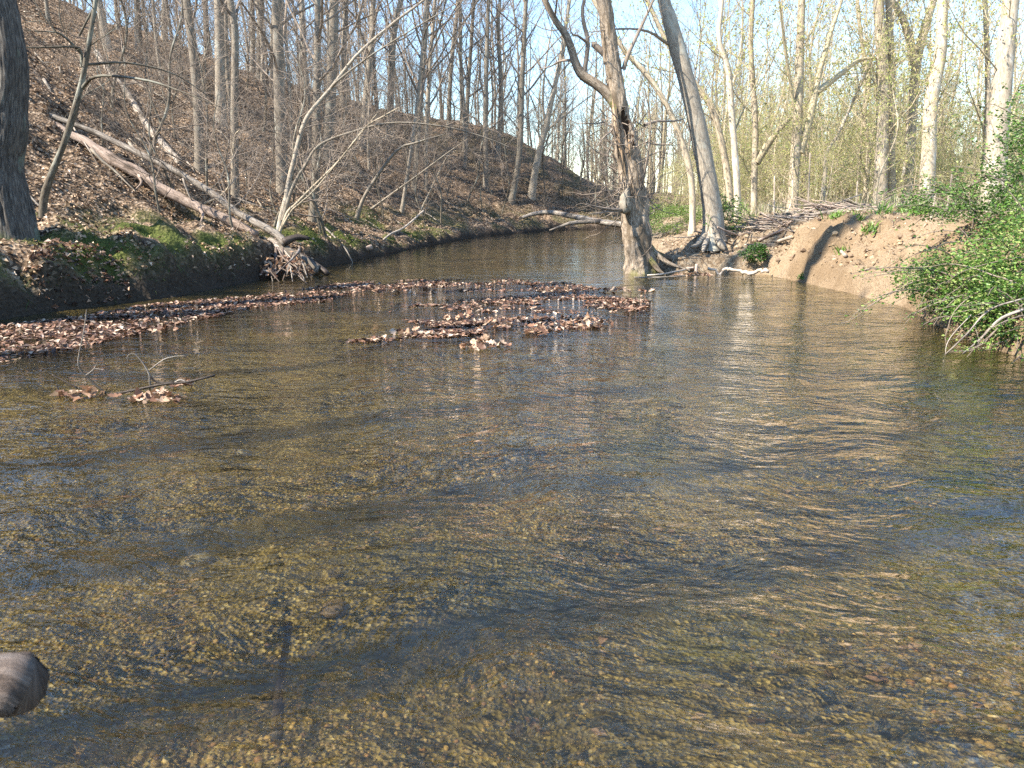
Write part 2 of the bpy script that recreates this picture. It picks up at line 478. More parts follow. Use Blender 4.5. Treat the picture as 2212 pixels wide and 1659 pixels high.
def ground_mat(name, kind):
    m, nt, out = new_mat(name)
    tc = nd(nt, 'ShaderNodeTexCoord'); P = tc.outputs['Object']
    big = nd(nt, 'ShaderNodeTexNoise', {'Vector': P, 'Scale': .7, 'Detail': 5.0, 'Roughness': .6})
    fine = nd(nt, 'ShaderNodeTexNoise', {'Vector': P, 'Scale': 22.0, 'Detail': 6.0, 'Roughness': .7})
    vor = nd(nt, 'ShaderNodeTexVoronoi', {'Vector': P, 'Scale': 17.0, 'Randomness': 1.0})
    if kind == 'hill':
        sep = nd(nt, 'ShaderNodeSeparateColor', {0: vor.outputs['Color']})
        litter = ramp(nt, sep.outputs[0], [(0, (.025, .017, .011)), (.35, (.11, .073, .044)), (.7, (.27, .185, .115)), (1, (.48, .36, .25))])
        litter = mixc(nt, fine.outputs['Fac'], litter, mixc(nt, .5, litter, (.05, .032, .022)))
        dirt = ramp(nt, fine.outputs['Fac'], [(.3, (.025, .018, .012)), (.7, (.075, .055, .037))])
        moss = ramp(nt, fine.outputs['Fac'], [(.3, (.028, .036, .010)), (.55, (.085, .10, .022)), (.75, (.16, .16, .05))])
        fm = nd(nt, 'ShaderNodeAttribute', attribute_name='moss').outputs['Fac']
        fd = nd(nt, 'ShaderNodeAttribute', attribute_name='dirt').outputs['Fac']
        c = mixc(nt, fd, litter, dirt); c = mixc(nt, fm, c, moss)
        hgt = nd(nt, 'ShaderNodeMath', {0: vor.outputs['Distance'], 1: fine.outputs['Fac']}, operation='ADD').outputs[0]
        bs, bd, rg = .9, .05, .9
    elif kind == 'plain':
        sep = nd(nt, 'ShaderNodeSeparateColor', {0: vor.outputs['Color']})
        sand = ramp(nt, fine.outputs['Fac'], [(.25, (.19, .132, .078)), (.5, (.32, .232, .145)), (.75, (.43, .325, .215))])
        sand = mixc(nt, ramp(nt, big.outputs['Fac'], [(.42, (0, 0, 0)), (.6, (.8, .8, .8))]), sand, (.20, .135, .075))
        lit = ramp(nt, sep.outputs[0], [(0, (.13, .09, .055)), (.5, (.27, .20, .13)), (1, (.40, .32, .22))])
        grn = ramp(nt, fine.outputs['Fac'], [(.3, (.04, .055, .016)), (.7, (.13, .15, .05))])
        ft = nd(nt, 'ShaderNodeAttribute', attribute_name='dirt').outputs['Fac']
        fg = nd(nt, 'ShaderNodeAttribute', attribute_name='moss').outputs['Fac']
        c = mixc(nt, ft, lit, sand); c = mixc(nt, fg, c, grn)
        hgt = nd(nt, 'ShaderNodeMath', {0: big.outputs['Fac'], 1: fine.outputs['Fac']}, operation='ADD').outputs[0]
        bs, bd, rg = 1.0, .07, .95
    else:
        v2 = nd(nt, 'ShaderNodeTexVoronoi', {'Vector': P, 'Scale': 46.0, 'Randomness': 1.0})
        sep = nd(nt, 'ShaderNodeSeparateColor', {0: v2.outputs['Color']})
        c = ramp(nt, sep.outputs[0], [(0, (.045, .032, .012)), (.4, (.15, .108, .036)), (.75, (.27, .195, .065)), (.93, (.37, .275, .105)), (1, (.48, .39, .20))])
        c = mixc(nt, ramp(nt, big.outputs['Fac'], [(.44, (0, 0, 0)), (.62, (.7, .7, .7))]), c, (.055, .045, .012))
        fb = nd(nt, 'ShaderNodeAttribute', attribute_name='dirt').outputs['Fac']
        c = mixc(nt, nd(nt, 'ShaderNodeAttribute', attribute_name='moss').outputs['Fac'], c, ramp(nt, fine.outputs['Fac'], [(.3, (.03, .035, .006)), (.7, (.13, .13, .025))]))
        c = mixc(nt, fb, c, (.055, .035, .024))
        hgt = v2.outputs['Distance']
        bs, bd, rg = .8, .03, .8
    b = nd(nt, 'ShaderNodeBump', {'Height': hgt, 'Strength': bs, 'Distance': bd})
    p = nd(nt, 'ShaderNodeBsdfPrincipled', {'Base Color': c, 'Roughness': rg, 'Normal': b.outputs[0]})
    p.inputs['Specular IOR Level'].default_value = .15
    nt.links.new(p.outputs[0], out.inputs[0])
    return m

def water_mat():
    m, nt, out = new_mat('creek_water')
    tc = nd(nt, 'ShaderNodeTexCoord'); P = tc.outputs['Object']
    sp = nd(nt, 'ShaderNodeSeparateXYZ', {0: P})
    # ripples: wide swells, short chop, tiny wrinkles; the pool upstream lies calmer
    wp = nd(nt, 'ShaderNodeTexNoise', {'Vector': P, 'Scale': .8, 'Detail': 2.0})
    wv = nd(nt, 'ShaderNodeVectorMath', {0: wp.outputs['Color'], 1: (.9, .9, .9)}, operation='MULTIPLY')
    PW = nd(nt, 'ShaderNodeVectorMath', {0: P, 1: wv.outputs[0]}, operation='ADD').outputs[0]
    ma = nd(nt, 'ShaderNodeMapping', {'Vector': PW, 'Scale': (1.1, 2.3, 1), 'Rotation': (0, 0, math.radians(-22))})
    a = nd(nt, 'ShaderNodeTexNoise', {'Vector': ma.outputs[0], 'Scale': 1.3, 'Detail': 3.0, 'Roughness': .5})
    mb = nd(nt, 'ShaderNodeMapping', {'Vector': PW, 'Scale': (1.0, 1.7, 1), 'Rotation': (0, 0, math.radians(18))})
    b = nd(nt, 'ShaderNodeTexNoise', {'Vector': mb.outputs[0], 'Scale': 6.5, 'Detail': 3.0, 'Roughness': .55})
    c = nd(nt, 'ShaderNodeTexNoise', {'Vector': P, 'Scale': 26.0, 'Detail': 2.0, 'Roughness': .5})
    calm = nd(nt, 'ShaderNodeMapRange', {0: sp.outputs['Y'], 1: 9.0, 2: 19.0, 3: 1.0, 4: .16})
    leftc = nd(nt, 'ShaderNodeMapRange', {0: sp.outputs['X'], 1: -5.0, 2: 2.5, 3: .38, 4: 1.0})
    pn = nd(nt, 'ShaderNodeTexNoise', {'Vector': P, 'Scale': .45, 'Detail': 2.0})
    pat = nd(nt, 'ShaderNodeMapRange', {0: pn.outputs['Fac'], 1: .35, 2: .65, 3: .55, 4: 1.15})
    amp = nd(nt, 'ShaderNodeMath', {0: calm.outputs[0], 1: leftc.outputs[0]}, operation='MULTIPLY')
    amp = nd(nt, 'ShaderNodeMath', {0: amp.outputs[0], 1: pat.outputs[0]}, operation='MULTIPLY')
    h = nd(nt, 'ShaderNodeMath', {0: a.outputs['Fac'], 1: .105}, operation='MULTIPLY')
    h2 = nd(nt, 'ShaderNodeMath', {0: b.outputs['Fac'], 1: .044, 2: h.outputs[0]}, operation='MULTIPLY_ADD')
    h3 = nd(nt, 'ShaderNodeMath', {0: c.outputs['Fac'], 1: .006, 2: h2.outputs[0]}, operation='MULTIPLY_ADD')
    hh = nd(nt, 'ShaderNodeMath', {0: h3.outputs[0], 1: amp.outputs[0]}, operation='MULTIPLY')
    bp = nd(nt, 'ShaderNodeBump', {'Height': hh.outputs[0], 'Strength': 1.0, 'Distance': 1.0})
    fr = nd(nt, 'ShaderNodeFresnel', {'IOR': 1.39, 'Normal': bp.outputs[0]})
    tr0 = nd(nt, 'ShaderNodeBsdfTransparent', {'Color': (.93, .92, .80, 1)})
    rf = nd(nt, 'ShaderNodeBsdfRefraction', {'Color': (.93, .92, .80, 1), 'IOR': 1.333, 'Roughness': .0, 'Normal': bp.outputs[0]})
    silt = nd(nt, 'ShaderNodeBsdfDiffuse', {'Color': (.20, .175, .11, 1)})
    tr1 = nd(nt, 'ShaderNodeMixShader', {0: .35, 1: tr0.outputs[0], 2: rf.outputs[0]})
    tr = nd(nt, 'ShaderNodeMixShader', {0: .025, 1: tr1.outputs[0], 2: silt.outputs[0]})
    gl = nd(nt, 'ShaderNodeBsdfGlossy', {'Color': (1, 1, 1, 1), 'Roughness': .03, 'Normal': bp.outputs[0]})
    mx = nd(nt, 'ShaderNodeMixShader', {0: fr.outputs[0], 1: tr.outputs[0], 2: gl.outputs[0]})
    nt.links.new(mx.outputs[0], out.inputs[0])
    return m

# ------------------------------------------------------------------ land
def axis(parts):
    out = []
    for a, b, n in parts: out.append(np.linspace(a, b, n, endpoint=False))
    return np.concatenate(out)

gx = np.concatenate([axis([(-75, -30, 30), (-30, -13, 55), (-13, -7.8, 42), (-7.8, 9.0, 190), (9, 16, 40), (16, 40, 40), (40, 120, 24)]), [120]])
gy = np.concatenate([axis([(-14, 1, 30), (1, 6, 45), (6, 20, 170), (20, 30, 80), (30, 52, 110), (52, 80, 50), (80, 170, 34)]), [170]])
GX, GY = np.meshgrid(gx, gy)
GZ, SIDE, DL, DR, BM = terrain(GX, GY, True)
jx = 0.05 * fbm(GX * 3, GZ * 6 + GY * 2, seed=71, oct=2) * ((np.minimum(DL, DR) < 1.2) & (SIDE != 0)) * (GX > -8) * (GX < 9)
nx, ny = len(gx), len(gy)
V = np.stack([GX + jx, GY, GZ], -1).reshape(-1, 3)
idx = np.arange(nx * ny).reshape(ny, nx)
Q = np.stack([idx[:-1, :-1], idx[:-1, 1:], idx[1:, 1:], idx[1:, :-1]], -1).reshape(-1, 4)
S = SIDE.ravel()
fs = S[Q]
left_f = (fs < 0).any(1); right_f = (fs > 0).any(1) & ~left_f; bed_f = ~left_f & ~right_f
mossn = fbm(V[:, 0] * 1.1, V[:, 1] * 1.1, seed=81)
dlr, drr = DL.ravel(), DR.ravel()
moss_l = np.clip(sstep(dlr, .12, .4) * (1 - sstep(dlr, 1.5, 3.6)) * sstep(mossn, -.35, .35) * 1.0, 0, 1) * (1 - .6 * sstep(V[:, 1], 24, 40))
moss_l = np.maximum(moss_l, .55 * sstep(V[:, 1], 45, 60) * sstep(mossn, -.1, .5))
dirt_l = 1 - sstep(dlr, .05, .4)
soil = 1 - sstep(drr + .5 * mossn, 1.5, 2.6)
soil = soil * (1 - .85 * sstep(V[:, 1], 16.4, 17.2))
green_r = sstep(drr, 2.0, 4.5) * sstep(mossn + .3 * fbm(V[:, 0] * 3, V[:, 1] * 3, seed=83), -.2, .6) * .8
def sub(name, mask, mat, mo, di):
    q = Q[mask]; u, inv = np.unique(q, return_inverse=True)
    me = make_mesh(name, V[u], inv.reshape(-1, 4), None, True, {'moss': ('FLOAT', mo[u]), 'dirt': ('FLOAT', di[u])})
    return tag(obj(name, me, mat), kind='structure')
sub('hillside', left_f, ground_mat('leafy_hill', 'hill'), moss_l, dirt_l)
sub('floodplain', right_f, ground_mat('sandy_plain', 'plain'), green_r, soil)
sub('creek_bed', bed_f, ground_mat('gravel_bed', 'bed'), np.clip((1 - sstep(drr, .6, 3.4)) * sstep(mossn, -.6, .2) * (1 - sstep(V[:, 1], 8, 12)) + .8 * sstep(mossn, .15, .6) * sstep(V[:, 0], -2, 2), 0, .9), BM.ravel() * .8)

wx = np.concatenate([np.linspace(-9.5, 8, 60), np.linspace(9, 80, 20)]); wy = np.concatenate([np.linspace(-14, 20, 80), np.linspace(21, 60, 30)])
WX, WY = np.meshgrid(wx, wy)
wi = np.arange(WX.size).reshape(WX.shape)
tag(obj('creek_water', make_mesh('creek_water', np.stack([WX, WY, 0 * WX], -1).reshape(-1, 3),
    np.stack([wi[:-1, :-1], wi[:-1, 1:], wi[1:, 1:], wi[1:, :-1]], -1).reshape(-1, 4)), water_mat()), kind='structure')

# ------------------------------------------------------------------ trees
BUD = [(.50, .50, .17), (.58, .53, .22), (.44, .48, .16), (.60, .50, .28)]
SPEC_TALL = [dict(n=22, t0=.24, ang=46, len=4.8, tap=.45, seg=6, sides=5, rk=.0105, wan=.11, trop=.10),
             dict(n=8, t0=.12, ang=42, len=1.9, tap=.4, seg=4, sides=3, rk=.008, wan=.15, trop=.05, rmin=.005),
             dict(n=5, t0=.1, ang=42, len=.85, tap=.3, seg=3, sides=3, rk=.006, wan=.2, trop=.03, rmin=.0036, buds=5)]
SPEC_LOW = [dict(n=20, t0=.12, ang=55, len=2.6, tap=.5, seg=6, sides=4, rk=.008, wan=.13, trop=.05),
            dict(n=7, t0=.12, ang=45, len=1.2, tap=.4, seg=4, sides=3, rk=.007, wan=.18, trop=.03, rmin=.0035),
            dict(n=4, t0=.1, ang=42, len=.55, tap=.3, seg=2, sides=3, rk=.006, wan=.2, trop=.02, rmin=.0035, buds=4)]
SPEC_BENCH = [dict(n=11, t0=.45, ang=40, len=4.0, tap=.45, seg=6, sides=5, rk=.011, wan=.11, trop=.10), dict(n=5, t0=.2, ang=42, len=1.7, seg=4, sides=3, rk=.008, wan=.15, trop=.05, rmin=.004)]

def trunk_line(rng, base, H, lean, wob, n):
    t = np.linspace(0, 1, n)
    p = np.zeros((n, 3)); p[:, 2] = t * H
    a, b, c, e = rng.uniform(0, 6.28, 4)
    p[:, 0] = lean[0] * t * H + wob * (np.sin(a + t * 5) - np.sin(a)) + .4 * wob * (np.sin(c + t * 13) - np.sin(c))
    p[:, 1] = lean[1] * t * H + wob * (np.sin(b + t * 4.5) - np.sin(b)) + .4 * wob * (np.sin(e + t * 12) - np.sin(e))
    return p + np.asarray(base)[None, :]

def build_tree(name, label, cat, base, pts, rad, spec, mat, seed, group=None, budcols=None, sides=10, budsize=.05, twig=None, flare=.7, lump=.05, ridge=0, extra=None, rf=7, bud_top=8.0):
    rng = np.random.default_rng(seed)
    root = thing(name, label, cat, base, group)
    tb = Tubes(rng); P = np.asarray(pts, float) - np.asarray(base)
    tb.add(P, rad, sides, flare=flare, lump=lump, ridge=ridge, lobes=int(rng.integers(3, 6)), rf=rf)
    tr = obj('trunk', tb.mesh(name + '_trunk'), mat, root)
    buds = [] if budcols else None
    cr = Tubes(rng)
    spawn(rng, cr, P, np.asarray(rad), 0, spec, buds)
    for lp, lr in (extra or []):
        lp = np.asarray(lp, float) - np.asarray(base); lr = np.asarray(lr, float)
        cr.add(lp, lr, 8, lump=.06)
        if len(spec) > 1: spawn(rng, cr, lp, lr, 1, spec, buds)
    c = obj('crown', cr.mesh(name + '_crown'), twig or M['twig'], root)
    if buds:
        buds = [b for b in buds if b[2] < bud_top + rng.normal(0, .8)]
        obj('foliage', leaf_cloud(name + '_foliage', buds, budsize, rng, budcols), M['buds'], c)
    return root

def px_tree(name, label, cat, line, wpx, H, spec, mat, seed, D=None, lean_y=0.0, grow=1.0, n=26, **kw):
    """a tree whose foot stands on the land under a photo position; its stem follows the given photo line, then goes on up to height H"""
    if D is None:
        b = ground(*line[0]); D = b[1]
    else:
        b = at(line[0][0], line[0][1], D); b[2] = hz(b[0], b[1])
    base = b.copy()
    P = [base - [0, 0, .25]]
    for (x, y) in line[1:]:
        q = at(x, y, D)
        q = at(x, y, D + lean_y * max(q[2] - base[2], 0))
        P.append(q)
    P = np.array(P)
    d = P[-1] - P[-2]; d = d / np.linalg.norm(d) + np.array([0, 0, .35]); d /= np.linalg.norm(d)
    while P[-1][2] - base[2] < H:
        P = np.vstack([P, P[-1] + d * 2.5])
    L = smooth_line(P, n)
    s = np.linspace(0, 1, n)
    r = wpx / F * D / 2
    rad = r * (1.06 - .75 * s ** 1.2)
    return build_tree(name, label, cat, base, L, rad, spec, mat, seed, **kw)

# --- the big dark trunk on the mossy bank
def oak():
    b = ground(22, 507)
    P = smooth_line([b - [0, 0, .3], b + [0, 0, 1.0], at(14, 250, b[1]), at(-4, 0, b[1]), b + [-.5, .1, 9], b + [-.6, .3, 20]], 220)
    t = np.linspace(0, 1, 220)
    rad = .345 * (1.0 - .6 * t)
    return build_tree('oak_tree', 'thick dark furrowed trunk at the mossy bank edge, green moss round its foot', 'tree', b, P, rad, SPEC_BENCH, M['oak'], 3, sides=110, flare=.22, lump=.05, ridge=.15, rf=15)
oak()

# --- the leaning lichened sapling beside it
def leaning_sapling():
    b = ground(90, 472); D = b[1]
    A = lambda x, y, e=0: at(x, y, D + e)
    P = smooth_line([b - [0, 0, .15], A(98, 416), A(141, 302), A(171, 202), A(191, 101), A(207, 0), A(225, -120), A(240, -260)], 40)
    rad = np.linspace(.066, .022, 40)
    ex = [(smooth_line([A(178, 190), A(200, 168, -.2), A(242, 164, -.5), A(328, 176, -.9), A(403, 202, -1.2), A(479, 232, -1.4)], 18), np.linspace(.03, .006, 18)),
          (smooth_line([A(182, 140), A(277, 136, .3), A(378, 161, .6), A(460, 215, .8)], 14), np.linspace(.022, .005, 14)),
          (smooth_line([A(177, 145), A(174, 111), A(156, 101, -.2), A(60, 103, -.5), A(10, 98, -.7)], 14), np.linspace(.028, .007, 14)),
          (smooth_line([A(178, 118), A(141, 81, -.2), A(118, 70, -.3), A(55, 66, -.6)], 14), np.linspace(.024, .006, 14)),
          (smooth_line([A(120, 70, -.3), A(88, 25, -.3), A(60, -20, -.3)], 8), np.linspace(.014, .005, 8)),
          (smooth_line([A(171, 78), A(190, 40), A(215, -10), A(222, -60)], 8), np.linspace(.02, .008, 8))]
    sp = [dict(n=9, t0=.35, ang=60, len=1.3, seg=5, sides=4, rk=.011, wan=.14, trop=.02), dict(n=6, t0=.2, ang=48, len=.8, seg=4, sides=3, rk=.009, wan=.18, trop=.0, rmin=.004),
          dict(n=3, t0=.1, ang=40, len=.35, seg=2, sides=3, rk=.008, rmin=.003)]
    build_tree('leaning_sapling', 'thin lichen-spotted tree leaning beside the thick dark trunk', 'tree', b, P, rad, sp, M['sapling'], 5, sides=12, flare=.5, lump=.12, extra=ex, twig=M['sapling'])
leaning_sapling()

# --- hill trees told apart in the photograph (foot and stem line as seen, stem width as seen)
HILL = [([(234, 106), (222, 50), (213, 0)], 15), ([(299, 111), (298, 50), (296, 0)], 13), ([(355, 90), (355, 40), (356, 0)], 12),
        ([(431, 372), (428, 240), (418, 120), (403, 0)], 19), ([(447, 114), (445, 50), (443, 0)], 11),
        ([(476, 265), (475, 120), (472, 0)], 20), ([(500, 262), (489, 130), (487, 0)], 9),
        ([(507, 430), (506, 250), (508, 80), (497, 0)], 15), ([(545, 142), (546, 60), (544, 0)], 10), ([(560, 174), (561, 80), (563, 0)], 13),
        ([(610, 412), (604, 200), (598, 0)], 24), ([(629, 345), (626, 200), (616, 60), (610, 0)], 7), ([(656, 201), (655, 100), (650, 0)], 12),
        ([(672, 480), (682, 390), (684, 225), (687, 0)], 17), ([(706, 350), (716, 170), (720, 90), (722, 0)], 22), ([(779, 316), (792, 200), (803, 80), (806, 0)], 14),
        ([(842, 306), (846, 130), (856, 40), (866, 0)], 14), ([(893, 411), (906, 250), (916, 120), (924, 0)], 10),
        ([(920, 408), (920, 300), (928, 150), (940, 0)], 9), ([(968, 292), (974, 150), (990, 0)], 9), ([(1050, 412), (1049, 220), (1055, 0)], 12),
        ([(1103, 436), (1122, 330), (1128, 170), (1136, 0)], 13), ([(866, 455), (880, 380), (892, 300), (906, 180)], 8), ([(1004, 330), (1012, 180), (1024, 0)], 9),
        ([(740, 232), (742, 120), (748, 0)], 11), ([(1075, 345), (1082, 200), (1076, 60), (1080, 0)], 10), ([(586, 190), (588, 80), (592, 0)], 8)]
HILL_LABELS = ['dark slim tree on the upper slope right behind the leaning sapling', 'straight grey tree on the crest above the thin straight fallen trunk', 'slim grey tree standing right on the hill crest line',
    'tall grey tree at the slope foot beside the end of the thin fallen trunk', 'slim crest trunk just left of the close-set trunk pair', 'thicker trunk of the close-set pair halfway up the slope', 'thinner trunk of the close-set pair halfway up the slope',
    'grey tree with a kink near its top, behind the low crooked bough', 'slim tree on the crest behind the kinked grey tree', 'straight crest tree beside the stoutest hill trunk', 'stoutest straight trunk on the slope, behind the leaning clump',
    'very thin curved tree right beside the stoutest hill trunk', 'straight crest tree between the stoutest trunk and the flared trunk', 'tree with a flared foot on the bench beside the leaning clump', 'stout grey tree mid slope behind the arching stems',
    'tree leaning right mid slope, behind the straight pale stems', 'tree curving right near its top, behind the slanting grey stem', 'thin tree leaning right behind the short pale sapling', 'thin tree with an upright foot beside the short pale sapling',
    'slender tree leaning right on the far crest', 'straight slender tree at the far slope foot near the white-barked tree', 'swaying slim tree right beside the white-barked forking tree', 'small leaning tree on the mossy edge between the slanting stems',
    'slender tree on the far slope above the mossy shore', 'slim crest tree behind the stout grey tree', 'bent slender tree up the far slope behind the swaying slim tree', 'thin crest tree just behind the stoutest hill trunk']
for k, (ln, w) in enumerate(HILL):
    px_tree('hill_tree', HILL_LABELS[k], 'tree', ln, w, 13 + (k * 7) % 5, SPEC_TALL, M['grey'], 100 + k, group='bare trees on the leafy hillside', sides=10, lump=.06)
b0 = ground(1146, 428)
px_tree('pale_tree', 'white-barked tree forking low at the foot of the far hillside', 'tree', [(1146, 428), (1160, 350), (1176, 285), (1192, 215), (1212, 120)], 15, 13, SPEC_TALL, M['pale'], 141, n=30, twig=M['pale'],
        extra=[(smooth_line([at(1176, 285, b0[1]), at(1205, 262, b0[1]), at(1245, 230, b0[1] + .5), at(1280, 205, b0[1] + 1)], 8), np.linspace(.09, .02, 8)),
               (smooth_line([at(1180, 275, b0[1]), at(1172, 220, b0[1]), at(1180, 130, b0[1] - .5), at(1200, 20, b0[1])], 8), np.linspace(.10, .03, 8))])

# --- templates for the rest of the wood
def template(seed, spec, H, r, mat, name, label, group, budcols=None, wob=.25, budsize=.05, twig=None, lean=.03):
    rng = np.random.default_rng(seed)
    P = trunk_line(rng, (0, 0, -.3), H, rng.uniform(-lean, lean, 2), wob, 22)
    rad = r * (1.05 - .8 * np.linspace(0, 1, 22) ** 1.1)
    return build_tree(name, label, 'tree', np.zeros(3), P, rad, spec, mat, seed, group=group, budcols=budcols, sides=8, lump=.06, budsize=budsize, twig=twig)

LAB_FILL = 'slender bare tree standing among others along the hill crest'
tall = [template(200 + i, SPEC_TALL, 19, .11, M['grey'], 'forest_tree', LAB_FILL, 'bare trees along the hill crest') for i in range(5)]
low = [template(220 + i, SPEC_LOW, 5.5, .045, M['sapling'], 'understory_sapling', 'small twiggy bare sapling growing on the leafy slope', 'twiggy saplings on the slope', wob=.22, lean=.14, twig=M['twig']) for i in range(5)]
SPEC_BUD = [dict(SPEC_TALL[0], n=22, t0=.14, ang=38, len=4.0, rk=.007, tap=.6), dict(SPEC_TALL[1], n=6), dict(SPEC_TALL[2], n=5, buds=10)]
budt = [template(240 + i, SPEC_BUD, 15, .085, M['tan'], 'budding_tree', 'tan tree hazed with yellow-green buds in the flood plain wood', 'budding trees on the flood plain', BUD, .35, .07, lean=.09, twig=M['pale_twig']) for i in range(5)]
SPEC_SHRUB = [dict(SPEC_LOW[0], n=16, len=1.6), dict(SPEC_LOW[1], len=.9), dict(SPEC_LOW[2], buds=6)]
shr = [template(260 + i, SPEC_SHRUB, 3.6, .03, M['tan'], 'budding_shrub', 'thin budding shrub in the tangle behind the sandy bank', 'budding shrubs behind the sandy bank', BUD + [(.28, .36, .10)], .2, .05, lean=.12, twig=M['pale_twig']) for i in range(4)]
first = {}
def place(tmpl, x, y, sc, rng, label=None, group=None):
    z = hz(x, y)
    loc = (x, y, z)
    rz = rng.uniform(0, 6.28)
    if id(tmpl) not in first:
        first[id(tmpl)] = 1
        tmpl.location = loc; tmpl.rotation_euler = (0, 0, rz); tmpl.scale = (sc, sc, sc)
        if label: tmpl['label'] = label
        if group: tmpl['group'] = group
        return tmpl
    return copy_tree(tmpl, loc, rz, sc, label, group)

def scatter(n, xr, yr, ok, rng, mind):
    x = rng.uniform(*xr, n * 60); y = rng.uniform(*yr, n * 60)
    sd, dl, dr = off_arr(x, y)
    k = ok(x, y, sd, dl, dr)
    res = []
    for a, b in zip(x[k], y[k]):
        if len(res) >= n: break
        if all((a - c) ** 2 + (b - d) ** 2 >= mind * mind for c, d in res): res.append((a, b))
    return res

def off_arr(x, y):
    ins = inside_poly(x, y, CREEK); dl = line_dist(x, y, LW); dr = line_dist(x, y, RW)
    return np.where(ins, 0, np.where(dl < dr, -1, 1)), dl, dr

def left_off(x, y):
    a = np.array([x]); b = np.array([y])
    ins = inside_poly(a, b, CREEK)[0]
    dl = line_dist(a, b, LW)[0]; dr = line_dist(a, b, RW)[0]
    return (0, dl, dr) if ins else ((-1, dl, dr) if dl < dr else (1, dl, dr))

rng = np.random.default_rng(9)
def ok_hill(x, y, sd, dl, dr):
    return (sd < 0) & (dl > 5.5) & (np.abs(x) < .74 * y + 2) & ~((y < 24) & (x > -.40 * y - 3))
pts = scatter(96, (-34, 30), (20, 78), ok_hill, rng, 1.6)
for i, (x, y) in enumerate(pts):
    lab, grp = (('slender bare tree on the crest above the fallen logs', 'bare trees on the crest above the fallen logs') if y < 42 and x < -9 else
                ('bare tree on the hill shoulder behind the arching clump', 'bare trees on the hill shoulder') if y < 58 else ('bare tree on the farthest part of the hill beyond the creek bend', 'bare trees on the far hill'))
    place(tall[i % 5], x, y, rng.uniform(.55, .9), rng, lab, grp)
def ok_low(x, y, sd, dl, dr):
    return (sd < 0) & (dl > .6) & (np.abs(x) < .7 * y + 1) & (x > -.52 * y)
for i, (x, y) in enumerate(scatter(120, (-16, 14), (16, 58), ok_low, rng, 1.1)):
    lab, grp = (('twiggy bare sapling close to the mossy creek edge', 'saplings at the mossy creek edge') if left_off(x, y)[1] < 2.6 else
                ('twiggy bare sapling on the open leafy slope', 'saplings on the leafy slope') if y < 38 else ('twiggy bare sapling on the far slope by the creek bend', 'saplings on the far slope'))
    place(low[i % 5], x, y, rng.uniform(.4, 1.15), rng, lab, grp)
for i, (x, y) in enumerate(scatter(46, (-26, 6), (28, 62), lambda x, y, sd, dl, dr: (sd < 0) & (dl > 10) & (dl < 24) & (np.abs(x) < .7 * y), rng, 1.6)):
    place(low[i % 5], x, y, rng.uniform(.5, 1.0), rng, 'twiggy bare sapling on the crest of the hill', 'saplings on the hill crest')
# trees on the near bench, left of the view, whose shadows cross the creek
SPEC_BENCH2 = [dict(SPEC_BENCH[0], t0=.62, n=9, len=3.4), SPEC_BENCH[1]]
bench = [template(280 + i, SPEC_BENCH2, 24, .30, M['grey'], 'bench_tree', 'bare tree on the near bench beside the creek, shading the water', 'trees on the near bench', wob=.3) for i in range(3)]
for i, (x, y, s) in enumerate([(-7.75, 9.3, 1.0), (-8.6, 9.2, .85), (-8.6, 2.5, .8), (-9.2, 5.7, .7), (-9.4, .2, .85), (-11.5, -2.5, 1.0)]):
    place(bench[i % 3], x, y, s, rng)
def ok_right(x, y, sd, dl, dr):
    return (sd > 0) & (dr > 4) & (x < .74 * y + 2) & (y > 22)
for i, (x, y) in enumerate(scatter(64, (5, 46), (29, 62), ok_right, rng, 1.8)):
    lab, grp = (('budding tree a little way behind the sandy bank trees', 'budding trees behind the sandy bank') if y < 40 else ('budding tree deep in the flood plain wood', 'budding trees deep in the flood plain wood'))
    place(budt[i % 5], x, y, rng.uniform(.5, .85), rng, lab, grp)
for i, (x, y) in enumerate(scatter(95, (5, 34), (21, 50), lambda x, y, sd, dl, dr: (sd > 0) & (dr > 2.0) & (x < .72 * y + 1), rng, .8)):
    lab, grp = (('thin budding shrub growing right behind the sandy bank', 'budding shrubs right behind the sandy bank') if y < 28 else ('thin budding shrub in the undergrowth far behind the bank', 'budding shrubs far behind the bank'))
    place(shr[i % 4], x, y, rng.uniform(.5, 1.15), rng, lab, grp)

